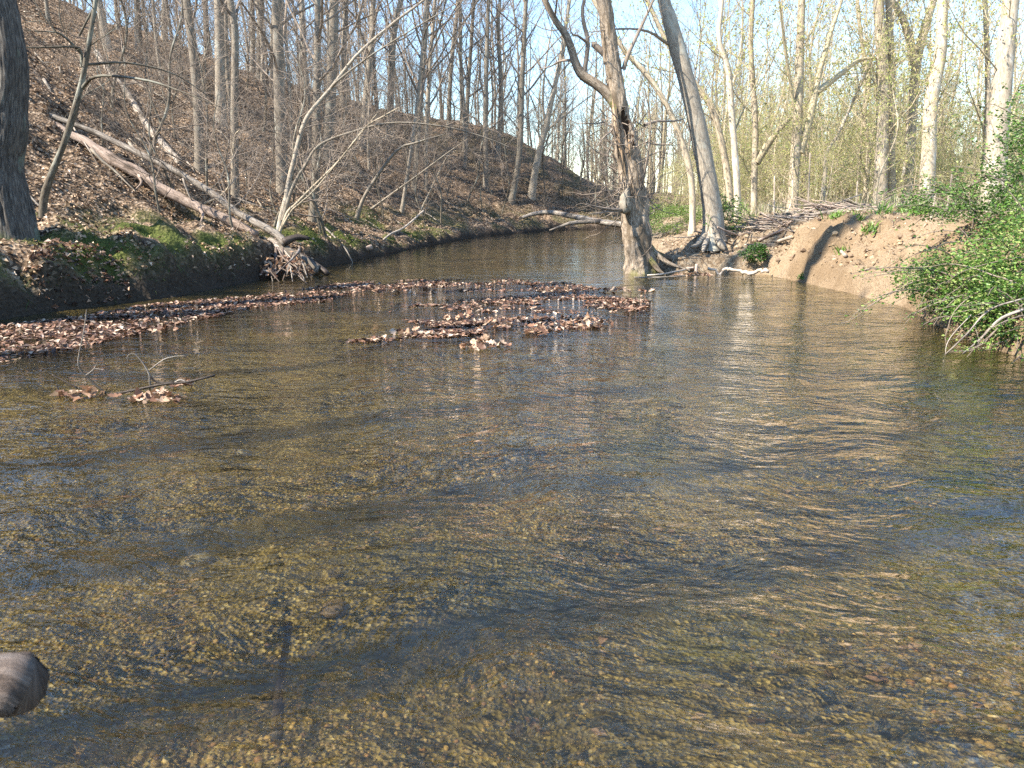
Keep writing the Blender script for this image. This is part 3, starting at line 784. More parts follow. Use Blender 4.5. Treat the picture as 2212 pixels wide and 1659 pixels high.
# --- the far wood: too many and too far to count
def merged(name, srcs, places, rng, mat, attr, ty):
    Vs, Qs, As = [], [], []; off = 0
    ZZ = terrain(np.array([p[0] for p in places]), np.array([p[1] for p in places]))
    for (x, y, s, k), z0 in zip(places, ZZ):
        me = srcs[k]
        v = me['v']; a = rng.uniform(0, 6.28); c, sn = math.cos(a), math.sin(a)
        R = np.array([[c, -sn, 0], [sn, c, 0], [0, 0, 1]])
        Vs.append(v @ R.T * s + np.array([x, y, z0])); Qs.append(me['f'] + off); As.append(me['a']); off += len(v)
    F_ = np.concatenate(Qs)
    return make_mesh(name, np.concatenate(Vs), F_ if F_.shape[1] == 4 else None, F_ if F_.shape[1] == 3 else None, True, {attr: (ty, np.concatenate(As))})
def light_tree(seed, buds):
    r = np.random.default_rng(seed)
    tb = Tubes(r); P = trunk_line(r, (0, 0, -.3), 17, r.uniform(-.05, .05, 2), .3, 8); rad = .15 * (1.05 - .8 * np.linspace(0, 1, 8))
    tb.add(P, rad, 5)
    bl = [] if buds else None
    spawn(r, tb, P, rad, 0, [dict(n=17, t0=.2, ang=46, len=4.6, seg=4, sides=3, rk=.011, wan=.12, trop=.1), dict(n=6, t0=.15, ang=42, len=1.7, seg=2, sides=3, rk=.009, wan=.2, trop=.04, rmin=.009, buds=7)], bl)
    d = dict(v=np.concatenate(tb.V), f=np.concatenate(tb.Q), a=np.concatenate(tb.B))
    if buds:
        me = leaf_cloud('tmp', bl, .09, r, BUD)
        v = np.zeros(len(me.vertices) * 3, np.float32); me.vertices.foreach_get('co', v)
        f = np.zeros(len(me.polygons) * 3, np.int32); me.polygons.foreach_get('vertices', f)
        c = np.zeros(len(me.vertices) * 4, np.float32); me.attributes['Col'].data.foreach_get('color', c)
        d['l'] = dict(v=v.reshape(-1, 3), f=f.reshape(-1, 3), a=c.reshape(-1, 4)); bpy.data.meshes.remove(me)
    return d
lt = [light_tree(300 + i, False) for i in range(4)]
def far_places(n, xr, yr, smin, smax, ok):
    x = rng.uniform(*xr, n * 12); y = rng.uniform(*yr, n * 12); sd, dl, dr = off_arr(x, y); k = np.nonzero(ok(x, y, sd, dl, dr))[0][:n]
    return [(x[i], y[i], rng.uniform(smin, smax), int(rng.integers(4))) for i in k]
pl = far_places(190, (-60, 45), (48, 120), .55, .9, lambda x, y, sd, dl, dr: (sd < 0) & (dl > 14) & (np.abs(x) < .72 * y + 3))
tag(obj('far_hill_wood', merged('far_hill_wood', lt, pl, rng, None, 'bk', 'FLOAT_VECTOR'), M['grey']), 'distant bare wood filling the skyline behind the hill crest', 'woodland', kind='stuff')
ltb = [light_tree(320 + i, True) for i in range(4)]
pl = far_places(190, (6, 95), (55, 120), .5, .85, lambda x, y, sd, dl, dr: (x < .74 * y + 3) & (x > .10 * y))
pl += far_places(260, (6, 70), (38, 75), .14, .36, lambda x, y, sd, dl, dr: (x < .74 * y + 3) & (sd > 0) & (dr > 3))
pl += far_places(100, (2, 25), (54, 80), .15, .5, lambda x, y, sd, dl, dr: sd < 0)
fw = thing('far_flood_plain_wood', 'distant pale wood of budding trees beyond the flood plain', 'woodland', (0, 0, 0)); fw['kind'] = 'stuff'
tag(obj('bare_stems', merged('far_plain_stems', ltb, pl, np.random.default_rng(4), None, 'bk', 'FLOAT_VECTOR'), M['pale_twig'], fw), kind='stuff')
tag(obj('bud_haze', merged('far_plain_buds', [d['l'] for d in ltb], pl, np.random.default_rng(4), None, 'Col', 'FLOAT_COLOR'), M['buds'], fw), kind='stuff')

# ------------------------------------------------------------------ the broken tree standing in the creek
def snag():
    rng = np.random.default_rng(55)
    D = 17.0
    base = onz(1392, 588); base[2] = 0
    L = [(1388, 612, 80), (1387, 588, 74), (1381, 550, 62), (1375, 500, 57), (1370, 440, 54), (1364, 390, 52), (1358, 340, 50), (1350, 300, 45), (1341, 258, 36), (1335, 214, 34),
         (1325, 150, 32), (1317, 100, 30), (1310, 40, 28), (1303, 0, 27), (1294, -90, 24), (1290, -250, 20), (1300, -500, 13), (1310, -760, 6)]
    P = smooth_line([at(x, y, D) for x, y, w in L], 150)
    W = np.interp(np.linspace(0, len(L) - 1, 150), np.arange(len(L)), [w for _, _, w in L]) / F * D / 2
    root = thing('broken_tree', 'old broken tree with a hollow split trunk standing in the creek edge', 'tree', base)
    tb = Tubes(rng); tb.add(P - base, W, 64, lump=.13, lf=7, ridge=.09, rf=10)
    V = np.concatenate(tb.V); Qd = np.concatenate(tb.Q); B = np.concatenate(tb.B)
    ax = smooth_line([at(x, y, D) for x, y, w in L], 150) - base
    zc = at(1345, 278, D)[2] - base[2]
    V3 = V.reshape(150, 64, 3)
    rel = V3 - ax[:, None, :]
    ang = np.arctan2(rel[..., 0] - .35 * np.abs(rel[..., 1]), -rel[..., 1])
    hz_ = (V3[..., 2] - zc) / .42
    jag = .25 * vnoise(V3[..., 0] * 30, V3[..., 2] * 9, seed=4)
    m = 1 - sstep(np.abs((ang - .1) / .62) ** 2 + np.abs(hz_) ** 2 + jag, .7, 1.05)
    V3 = V3 - rel * (m * .62)[..., None]
    fm = m.reshape(-1)[Qd].mean(1) > .35
    V = V3.reshape(-1, 3)
    obj('trunk', make_mesh('snag_trunk', V, Qd[~fm], None, True, {'bk': ('FLOAT_VECTOR', B)}), M['snag'], root)
    u, inv = np.unique(Qd[fm], return_inverse=True)
    h = obj('hollow', make_mesh('snag_hollow', V[u], inv.reshape(-1, 4), None, True, {'bk': ('FLOAT_VECTOR', B[u])}), M['heart'], root)
    h['label'] = 'dark rotten hollow in the trunk'
    # strips of bare split wood beside the hollow
    for (x0, y0, x1, y1, w) in ((1323, 214, 1338, 330, 7), (1331, 250, 1341, 345, 6), (1339, 300, 1346, 372, 7), (1358, 285, 1362, 345, 6)):
        t2 = Tubes(rng); a = at(x0, y0, D - .22); b = at(x1, y1, D - .26); mid = (a + b) / 2 + [0, -.03, 0]
        r = w / F * D / 2
        t2.add(smooth_line([a, mid, b], 10) - base, r * np.array([.15, .6, .9, 1, 1, 1, .9, .8, .5, .1]), 6, lump=.2, lf=9)
        obj('splinter', t2.mesh('snag_splinter'), M['split'], root)
    limb = Tubes(rng)
    A = lambda x, y, e=0: at(x, y, D + e) - base
    def lm(pts, r0, r1, n=22, tb=limb, spec=None, lump=.06):
        q = smooth_line([A(*p) for p in pts], n); rr = np.linspace(r0, r1, n)
        tb.add(q, rr, 12 if r0 > .04 else 5, lump=lump, lf=6)
        return q, rr
    SP = [dict(n=9, t0=.3, ang=50, len=1.5, seg=5, sides=4, rk=.012, wan=.18, trop=.03), dict(n=5, t0=.15, ang=45, len=.8, seg=4, sides=3, rk=.01, wan=.22, trop=.02, rmin=.005),
          dict(n=3, t0=.1, ang=42, len=.4, seg=2, sides=3, rk=.009, wan=.2, rmin=.004)]
    q, rr = lm([(1336, 235, -.05), (1318, 208), (1290, 183), (1258, 162), (1243, 135), (1235, 108), (1222, 75), (1200, 45), (1177, 0), (1150, -70), (1120, -180), (1110, -320)], .125, .03, 46)
    obj('limb', limb.mesh('snag_limb'), M['snag'], root)
    cr = Tubes(rng); spawn(rng, cr, q, rr, 0, SP)
    for pts, r0, r1 in (([(1255, 165), (1263, 150), (1270, 90), (1262, 55), (1258, 20), (1266, -20), (1262, -90)], .055, .025),
                        ([(1268, 92), (1250, 78, -.2), (1235, 72, -.4), (1228, 40, -.5)], .03, .008),
                        ([(1237, 130), (1210, 132, .3), (1190, 143, .5), (1165, 150, .8)], .035, .006),
                        ([(1347, 150), (1357, 118), (1382, 64, .2), (1398, 30, .4), (1420, -20, .6)], .05, .02),
                        ([(1332, 262), (1318, 286, -.3), (1305, 296, -.5), (1280, 330, -.6)], .03, .005),
                        ([(1348, 452, -.3), (1320, 452, -.7), (1290, 447, -1.0), (1265, 440, -1.3)], .035, .01),
                        ([(1349, 455, -.3), (1310, 458, -.8), (1270, 462, -1.2)], .025, .008),
                        ([(1385, 410, -.2), (1400, 330, -.4), (1405, 260, -.4), (1392, 190, -.5)], .03, .01),
                        ([(1375, 420, -.3), (1350, 330, -.5), (1330, 300, -.6), (1322, 262, -.6)], .02, .006),
                        ([(1395, 430, -.2), (1420, 360, -.5), (1450, 300, -.8)], .018, .004),
                        ([(1392, 270, .1), (1420, 262, .3), (1455, 262, .6), (1480, 256, .8)], .04, .01),
                        ([(1310, 120), (1285, 98), (1278, 96)], .075, .05)):
        q, rr = lm(pts, r0, r1, 14, cr)
        spawn(rng, cr, q, rr, 1, SP)
    # dead shoots and vines tangled round the middle of the trunk
    for i in range(110):
        a = rng.uniform(0, 6.28); z0 = rng.uniform(1.2, 3.3); j = int(np.argmin(np.abs(ax[:, 2] - z0))); c = ax[j]
        p = c + [.27 * math.cos(a), .27 * math.sin(a), 0]
        q = path(rng, p, (.5 * math.cos(a), .5 * math.sin(a), rng.uniform(-.6, 1.2)), rng.uniform(.5, 1.5), 7, .3, .04)
        cr.add(q, np.linspace(rng.uniform(.006, .018), .004, 8), 4)
    obj('crown', cr.mesh('snag_crown'), M['twig'], root)
    br = Tubes(rng)
    bp = [A(1352, 462, -.27), A(1350, 445, -.32), A(1352, 425, -.3), A(1358, 405, -.25)]
    br.add(smooth_line(bp, 14), np.array([.02, .08, .12, .14, .13, .14, .12, .11, .12, .10, .09, .07, .05, .02]), 14, lump=.3, lf=9)
    obj('burl', br.mesh('snag_burl'), M['grey'], root)
    rt = [[(1398, 552, -.2), (1420, 580, -.4), (1438, 594, -.5)], [(1400, 530, 0), (1440, 566, -.2), (1490, 584, -.3)], [(1402, 540, .2), (1450, 560, .3), (1510, 574, .3)]]
    for r in rt:
        t2 = Tubes(rng); t2.add(smooth_line([A(*p) for p in r], 12), np.linspace(.08, .02, 12), 10, lump=.3, lf=6)
        obj('root', t2.mesh('snag_root'), M['snag'], root)
snag()

# ------------------------------------------------------------------ trees on the right bank
def bank_tree():
    b = ground(1540, 516); D = b[1]
    A = lambda x, y, e=0: at(x, y, D + e)
    ex = [(smooth_line([A(1443, 95), A(1400, 68, -.4), A(1340, 62, -.9), A(1270, 70, -1.3)], 10), np.linspace(.035, .008, 10))]
    P = smooth_line([b - [0, 0, .3], A(1541, 478), A(1533, 415), A(1522, 350), A(1506, 270), A(1487, 189), A(1466, 113), A(1446, 40), A(1434, 0), A(1405, -140), A(1385, -330), A(1375, -600)], 70)
    rad = np.interp(np.linspace(0, 1, 70), [0, .06, .2, .55, 1], [26, 20, 18.5, 16, 6]) / F * D
    r = build_tree('leaning_tree', 'mottled grey tree leaning left from the bank beside the broken tree', 'tree', b, P, rad, [dict(SPEC_TALL[0], t0=.6, n=9, rk=.008)] + SPEC_TALL[1:], M['grey'], 61, sides=28, flare=.5, lump=.05, ridge=.06, extra=ex)
    rng = np.random.default_rng(6)
    for pts in ([(1532, 500), (1505, 528, -.4), (1492, 533, -.6)], [(1535, 505), (1522, 530, -.5), (1518, 545, -.7)], [(1545, 500), (1556, 528, -.5), (1566, 540, -.6)]):
        t2 = Tubes(rng); t2.add(smooth_line([A(*p) - b for p in pts], 9), np.linspace(.09, .03, 9), 9, lump=.3, lf=6, cap=True)
        obj('root', t2.mesh('bank_tree_root'), M['grey'], r)
bank_tree()
SPB = [dict(SPEC_TALL[0], n=20, t0=.16, ang=42, len=3.0, rk=.007, tap=.7), dict(SPEC_TALL[1], n=6), dict(SPEC_TALL[2], n=5, buds=8)]
def rt(label, line, w, D, mat, seed, H=11.5, **kw):
    px_tree('flood_plain_tree', label, 'tree', line, w, H, SPB, mat, seed, D=D, budcols=BUD, budsize=.07, sides=14, bud_top=6.5, **{'twig': M['pale_twig'], **kw})
rt('thin tan tree leaning left behind the mottled leaning tree', [(1500, 440), (1492, 378), (1452, 252), (1399, 164), (1339, 96)], 13, 24, M['tan'], 401, 12)
rt('slim tree leaning left with a bend, behind the bank tree roots', [(1578, 440), (1575, 400), (1545, 252), (1502, 181), (1440, 90)], 14, 26, M['tan'], 402, 12)
rt('pale crooked tree between the leaning tree and the stick pile', [(1596, 450), (1592, 400), (1580, 240), (1573, 151), (1553, 83), (1560, 0)], 14, 22.5, M['pale'], 403)
D = 25.0
rt('dark slim tree with a low limb slanting right', [(1632, 436), (1630, 360), (1632, 270), (1622, 110), (1626, 0)], 13, 24, M['tan'], 404,
   extra=[(smooth_line([at(1634, 352, 24), at(1660, 310, 24), at(1690, 272, 24), at(1712, 250, 24)], 8), np.linspace(.13, .05, 8))])
rt('tan tree behind the stick pile, forking into several upright limbs', [(1714, 425), (1719, 330), (1724, 240), (1728, 110), (1732, 0)], 21, 23, M['tan'], 405,
   extra=[(smooth_line([at(1728, 330, 23), at(1748, 262, 23), at(1762, 195, 23), at(1783, 108, 23), at(1818, 0, 23)], 12), np.linspace(.13, .05, 12)),
          (smooth_line([at(1763, 200, 23), at(1810, 165, 23.3), at(1856, 130, 23.6), at(1895, 126, 24)], 10), np.linspace(.10, .03, 10)),
          (smooth_line([at(1716, 235, 23), at(1700, 130, 22.6), at(1690, 60, 22.3), at(1684, 0, 22)], 10), np.linspace(.05, .02, 10))])
rt('thick straight trunk of the twin pair, pale above and dark at its foot', [(1902, 440), (1905, 340), (1906, 150), (1898, 0)], 27, 24, M['pale'], 406, 12.5)
rt('thinner curved trunk pressed against its thick twin', [(1932, 442), (1924, 300), (1926, 150), (1919, 0)], 17, 24.2, M['tan'], 407, 12.5)
rt('whitish tree forking into a wide Y beside the twin trunks', [(1955, 442), (1964, 340), (1971, 242), (1980, 135), (2000, 55), (2016, 0)], 22, 25, M['pale'], 408, 12.5, twig=M['pale'],
   extra=[(smooth_line([at(1976, 145, 25), at(1966, 90, 25), at(1950, 40, 25), at(1928, 0, 25), at(1890, -90, 25)], 12), np.linspace(.15, .06, 12))])
rt('stout pale trunk swelling at its base, right of the Y tree', [(2003, 440), (2006, 330), (2012, 215), (2032, 110), (2036, 0)], 29, 23, M['pale'], 409, 12.5)
rt('slender pale tree just left of the whitest trunk', [(2128, 430), (2134, 190), (2128, 0)], 11, 24, M['pale'], 410)
rt('widest whitish trunk rising behind the vine thicket', [(2150, 430), (2158, 260), (2170, 130), (2184, 0)], 40, 20, M['pale'], 411, 12.5)
rt('broken-topped pale young tree behind the stick pile', [(1775, 440), (1782, 380), (1786, 330), (1810, 290)], 10, 25, M['pale'], 412, 7)
rt('thin forked tree left of the twin trunks', [(1868, 436), (1876, 330), (1866, 250), (1878, 180), (1862, 90)], 10, 27, M['tan'], 413, 12)

# ------------------------------------------------------------------ arching stems over the left bank
def arching():
    b = ground(598, 506); D = b[1]
    A = lambda x, y, e=0: at(x, y, D + e)
    lines = [('curved tan stem of the leaning clump sweeping up to the right', [(596, 510), (608, 468), (618, 430), (622, 400), (633, 353), (653, 277), (673, 239), (716, 189), (772, 118), (852, 48), (915, 0), (975, -60)], .075, .022),
             ('long stem of the leaning clump arching over the creek', [(610, 462), (626, 422), (642, 385), (658, 360), (688, 315), (754, 287), (850, 265), (968, 275), (1056, 300), (1100, 318)], .045, .010),
             ('straight pale stem of the leaning clump', [(604, 486), (622, 458), (640, 440), (666, 413), (739, 340), (787, 277), (830, 250), (862, 232)], .038, .012),
             ('lower straight pale stem of the leaning clump', [(606, 482), (630, 456), (652, 436), (686, 403), (774, 295), (815, 245)], .03, .010),
             ('thin straight stem of the leaning clump rising to the right', [(716, 189), (735, 170), (804, 118), (905, 55), (990, 5)], .028, .008)]
    root = thing('leaning_clump', 'clump of pale stems leaning from the left bank and arching over the creek', 'tree', b)
    rng = np.random.default_rng(77)
    SP = [dict(n=15, t0=.25, ang=48, len=1.6, seg=5, sides=4, rk=.008, wan=.16, trop=.04), dict(n=6, t0=.15, ang=42, len=.7, seg=3, sides=3, rk=.009, wan=.2, trop=.02, rmin=.004), dict(n=3, t0=.1, ang=42, len=.35, seg=2, sides=3, rk=.008, rmin=.003)]
    cr = Tubes(rng)
    for i, (lab, ln, r0, r1) in enumerate(lines):
        pts = [A(x, y, -.25 * k * (i - 1.5) / 3) for k, (x, y) in enumerate(ln)]
        if i < 4: pts[0] = pts[0] - [0, 0, .15]
        q = smooth_line(pts, 44); rr = np.linspace(r0, r1, 44)
        t2 = Tubes(rng); t2.add(q - b, rr, 10, lump=.10, lf=8)
        s = obj('trunk' if i == 0 else 'stem', t2.mesh('clump_stem'), M['tan'] if i in (2, 3) else M['grey'], root)
        s['label'] = lab
        spawn(rng, cr, q - b, rr, 0, SP)
    obj('crown', cr.mesh('clump_crown'), M['twig'], root)
arching()
def slanted(label, line, r0, r1, seed, mat, name='slanting_tree'):
    b = ground(*line[0]); D = b[1]
    P = smooth_line([b - [0, 0, .1]] + [at(x, y, D - .15 * k) for k, (x, y) in enumerate(line[1:])], 26)
    build_tree(name, label, 'tree', b, P, np.linspace(r0, r1, 26), [dict(n=10, t0=.25, ang=48, len=1.5, seg=5, sides=4, rk=.010, wan=.15, trop=.03), SPEC_LOW[1], SPEC_LOW[2]], mat, seed, sides=9, flare=.3)
slanted('grey stem slanting right from the mossy edge past the leaning clump', [(768, 470), (792, 416), (855, 328), (900, 308), (960, 290)], .075, .02, 501, M['grey'])
slanted('thin grey stem slanting right beside the slanting grey stem', [(800, 448), (850, 416), (900, 380), (960, 335), (1010, 300)], .045, .012, 502, M['grey'])
slanted('short pale sapling leaning right near the slanting stems', [(905, 458), (935, 400), (965, 340), (985, 325)], .045, .012, 503, M['pale'])
slanted('low crooked bough reaching toward the fallen pale trunk', [(438, 438), (480, 420), (500, 385), (506, 300), (518, 280)], .03, .012, 504, M['tan'], 'crooked_sapling')

# ------------------------------------------------------------------ fallen wood
def log(name, label, pts, r0, r1, mat, cat='log', sides=14, n=30, lump=.08, stubs=(), group=None, seed=0, prof=None, bump=0):
    rng = np.random.default_rng(900 + seed + len(label))
    P = smooth_line(pts, n)
    P = P + np.stack([fbm(np.arange(n) * .25, np.full(n, 3.1 + seed), seed=1), 0 * P[:, 0], fbm(np.arange(n) * .25, np.full(n, 7.7 + seed), seed=2)], -1) * bump
    rr = np.linspace(r0, r1, n) if prof is None else np.interp(np.linspace(0, 1, n), np.linspace(0, 1, len(prof)), prof) * r0
    t = Tubes(rng); t.add(P, rr, sides, cap=True, lump=lump, lf=7, ridge=.10 if sides > 8 else 0, rf=5)
    o0 = P[n // 2]
    if not stubs:
        return tag(obj(name, t.mesh(name, o0), mat, None, o0), label, cat, group)
    root = thing(name, label, cat, o0, group)
    obj('trunk', t.mesh(name, o0), mat, root)
    for q, ra in stubs:
        t2 = Tubes(rng); t2.add(smooth_line(q, 8), np.linspace(ra, ra * .35, 8), 6, cap=True, lump=.1)
        obj('branch', t2.mesh('branch', o0), mat, root)
    return root
G = lambda x, y, up=.1: ground(x, y) + [0, 0, up]
Dl = lambda x, y, D: at(x, y, D)
log('fallen_log', 'thick pinkish log stripped of bark lying down the leafy slope', [Dl(58, 238, 18.5), Dl(141, 284, 18.4), Dl(196, 313, 18.3), Dl(240, 341, 18.2), Dl(302, 377, 18.1), Dl(340, 402, 18.0), Dl(410, 438, 17.9), Dl(459, 462, 17.8), Dl(511, 486, 17.7), Dl(556, 508, 17.6)], .10, .13, M['dead'],
    prof=[.75, .9, 1.0, 1.35, 1.4, 1.2, 1.15, 1.1, 1.0, .8], lump=.16, stubs=[([Dl(425, 445, 17.8), Dl(438, 462, 17.5), Dl(434, 480, 17.3)], .05), ([Dl(300, 378, 18), Dl(305, 395, 17.8), Dl(290, 412, 17.7)], .04)], n=46, bump=.03, sides=18)
log('fallen_tree', 'long slim grey trunk lying above the pinkish log, reaching the water', [Dl(60, 232, 18.6), Dl(164, 270, 18.5), Dl(227, 296, 18.4), Dl(312, 338, 18.2), Dl(358, 359, 18.1), Dl(449, 411, 17.8), Dl(514, 460, 17.5), Dl(590, 501, 17.2), Dl(618, 528, 17.0)], .06, .085, M['driftwood'],
    stubs=[([Dl(358, 359, 18.1), Dl(340, 345, 17.9), Dl(315, 335, 17.8)], .02), ([Dl(452, 412, 17.8), Dl(480, 380, 17.9), Dl(495, 300, 18.2)], .025), ([Dl(395, 385, 17.9), Dl(410, 425, 17.8), Dl(432, 455, 17.9)], .025)])
log('fallen_tree', 'thin grey trunk lying straight down the upper slope', [G(209, 121), G(240, 165), G(277, 214), G(320, 282), G(373, 342), G(392, 362)], .10, .10, M['driftwood'], seed=2)
log('broken_log', 'short broken log with a dark end resting in the water by the leaf tangle', [Dl(583, 520, 17.3), Dl(652, 563, 16.8), Dl(686, 585, 16.55)], .10, .13, M['driftwood'], seed=3, n=16)
log('broken_log', 'dark wet split root jutting into the water past the short broken log', [Dl(640, 548, 17.0), Dl(680, 570, 16.7), Dl(708, 592, 16.5)], .07, .06, M['dark_wood'], seed=4, n=12, lump=.25)
log('driftwood_stub', 'dark curled root end at the foot of the slim grey trunk', [Dl(612, 524, 17.0), Dl(640, 512, 17.1), Dl(668, 515, 17.2)], .09, .04, M['dark_wood'], 'root', seed=5, n=10, lump=.2)
log('driftwood_log', 'short pale log floating at the foot of the mossy bank', [onz(752, 561) + [0, 0, .05], onz(775, 556) + [0, 0, .14], onz(802, 556) + [0, .2, .30]], .085, .07, M['dead'], seed=6, n=10)
log('stick', 'bare grey stick slanting from the mossy bank down to the water', [G(690, 498, .25), at(740, 530, 20.6), onz(762, 566)], .03, .012, M['driftwood'], 'stick', 6, seed=7)
log('stick', 'pale branch slanting down across the mossy bank front', [at(915, 455, 23), at(875, 490, 22), at(845, 505, 21.5), at(828, 518, 21.3)], .03, .03, M['white_wood'], 'stick', 6, seed=8)
log('fallen_log', 'pale log with bark bands spanning the far end of the creek', [at(1128, 470, 37), at(1155, 462, 37), at(1190, 459, 36.8), at(1250, 470, 36), at(1300, 480, 35.5), at(1352, 486, 35)], .08, .15, M['driftwood'], seed=9,
    stubs=[([at(1300, 478, 35.5), at(1240, 481, 35.2), at(1212, 489, 35), at(1187, 498, 34.8)], .11), ([at(1150, 463, 37), at(1135, 470, 37), at(1122, 474, 37)], .05)])
log('fallen_log', 'second pale log lying on the far mud shore under the banded log', [onz(1210, 494) + [0, 0, .1], onz(1270, 494) + [0, 0, .15], onz(1345, 493) + [0, 0, .2]], .10, .14, M['dead'], seed=10)
log('driftwood_branch', 'bleached white branch lying at the waterline under the ivy hollow', [onz(1536, 592) + [0, 0, .05], onz(1580, 592) + [0, -.05, .10], onz(1620, 594) + [0, -.05, .07], onz(1664, 596) + [0, -.05, .12]], .03, .042, M['white_wood'], seed=11, bump=.09, lump=.25, n=40)
log('driftwood_branch', 'tan branch propped on the debris left of the bleached branch', [onz(1490, 592) + [0, .3, .1], at(1558, 580, 17.3), at(1602, 562, 17.6)], .04, .05, M['dead'], seed=12)
log('driftwood_branch', 'thin pale branch poking from the water at the broken tree foot', [onz(1398, 597) + [0, 0, .02], onz(1440, 598) + [0, .1, .06], at(1500, 578, 17.0)], .018, .02, M['white_wood'], 'stick', 6, seed=13)
log('driftwood_branch', 'long stick lying flat on the water edge before the debris', [onz(1370, 600) + [0, 0, .01], onz(1430, 602) + [0, 0, .03], onz(1520, 598) + [0, 0, .05]], .014, .018, M['driftwood'], 'stick', 6, seed=14)
log('stump', 'short upright pale stob in the debris by the water', [at(1503, 592, 16.9), at(1505, 570, 16.9)], .035, .03, M['dead'], 'stump', 8, 6, seed=15)
log('stick', 'straight pale stick lying on the bank above the ivy', [G(1637, 526, .04), G(1695, 501, .05)], .035, .03, M['dead'], 'stick', 6, 8, seed=16)
log('stick', 'short flat pale stick low on the bank above the white branch', [G(1679, 529, .04), G(1709, 519, .05)], .045, .04, M['white_wood'], 'stick', 6, 8, seed=17)
log('stick', 'pale wood chip standing on the bare sandy slope', [G(1816, 545, .02), G(1825, 566, .03)], .035, .04, M['white_wood'], 'stick', 6, 6, seed=18)
log('fallen_log', 'low pale log lying at the left end of the stick pile', [G(1618, 438, .12), G(1650, 446, .1), G(1690, 448, .1)], .05, .12, M['dead'], seed=19, n=12)
log('bleached_stalk', 'long bleached stem slanting up out of the green thicket', [G(2010, 448, .05), at(2080, 410, 14), at(2150, 372, 14)], .03, .02, M['white_wood'], 'stick', 6, 8, seed=20)
for i, (x0, y0, x1, y1, d_) in enumerate([(2015, 442, 2022, 415, 14), (2047, 440, 2057, 373, 15), (1748, 430, 1750, 330, 21), (1675, 434, 1673, 380, 21), (1850, 442, 1852, 392, 20)]):
    b_ = at(x0, y0, d_); b_[2] = hz(b_[0], b_[1]) - .05
    log('bleached_stalk', 'bleached dead stem standing upright on the flood plain', [b_, at(x1, y1, d_)], .025, .014, M['white_wood'], 'stem', 6, 8, group='upright bleached stems', seed=30 + i)
log('snag_limb', 'weathered grey limb end poking out low over the near water', [at(-34, 1494, 1.02), at(-120, 1492, 1.0), np.array([-2.0, .8, .74]), np.array([-4.2, .9, .72]), np.array([-6.6, 1.2, .95]), np.array([-8.4, 1.5, 1.2])], .042, .12, M['limb'], 'branch', 36, 110, lump=.22, seed=21, prof=[.45, .9, 1, 1.02, 1, 1, 1, 1.02, 1.05, 1.1, 1.2, 1.3, 1.4, 1.55, 1.7, 1.85, 2.0, 2.2, 2.4, 2.6, 2.8])

rs = np.random.default_rng(14)
SM = []
for k in range(8):
    t = Tubes(rs); ln = rs.uniform(.8, 2.6); q = path(rs, (-ln / 2, 0, .02), (1, 0, 0), ln, 8, .08, 0)
    t.add(q, np.linspace(rs.uniform(.015, .04), .008, 9), 5, cap=True, lump=.1)
    spawn(rs, t, q, np.linspace(.02, .008, 9), 0, [dict(n=4, t0=.3, ang=40, len=.6, seg=3, sides=3, rk=.012, wan=.2, trop=0)])
    me = t.mesh('slope_stick'); me.materials.append(M['driftwood'] if k % 2 else M['grey']); SM.append(me)
cnt = 0
while cnt < 75:
    x = rs.uniform(-15, 4); y = rs.uniform(13, 42); sd, dl1, _ = left_off(x, y)
    if sd >= 0 or dl1 < .8 or x < -.62 * y: continue
    e = .4; gx_ = (hz(x + e, y) - hz(x - e, y)) / (2 * e); gy_ = (hz(x, y + e) - hz(x, y - e)) / (2 * e)
    nrm = Vector((-gx_, -gy_, 1)).normalized(); a = rs.normal(-.5, .6)
    tx = Vector((math.cos(a), math.sin(a), 0)); tx = (tx - nrm * tx.dot(nrm)).normalized(); ty = nrm.cross(tx)
    o = bpy.data.objects.new('fallen_branch', SM[cnt % 8]); COL.objects.link(o)
    o.matrix_world = Matrix.Translation((x, y, hz(x, y) + .05)) @ Matrix((tx, ty, nrm)).transposed().to_4x4()
    tag(o, 'dead branch lying among the leaves on the hillside', 'branch', 'dead branches strewn on the hillside'); cnt += 1

for k in range(34):
    a_ = onz(rs.uniform(1660, 1960), rs.uniform(560, 610)); x = 5.9 + rs.uniform(.1, 1.7); y = rs.uniform(11, 17)
    e = .2; gx_ = (hz(x + e, y) - hz(x - e, y)) / (2 * e); gy_ = (hz(x, y + e) - hz(x, y - e)) / (2 * e)
    nrm = Vector((-gx_, -gy_, 1)).normalized(); a = rs.uniform(0, 6.28)
    tx = Vector((math.cos(a), math.sin(a), 0)); tx = (tx - nrm * tx.dot(nrm)).normalized(); ty = nrm.cross(tx)
    o = bpy.data.objects.new('bank_twig', SM[k % 8]); COL.objects.link(o); q_ = rs.uniform(.12, .34)
    o.matrix_world = Matrix.Translation((x, y, hz(x, y) + .012)) @ Matrix((tx, ty, nrm)).transposed().to_4x4() @ Matrix.Scale(q_, 4)
    tag(o, 'small dead twig lying on the bare sandy bank face', 'twig', 'dead twigs on the sandy bank')

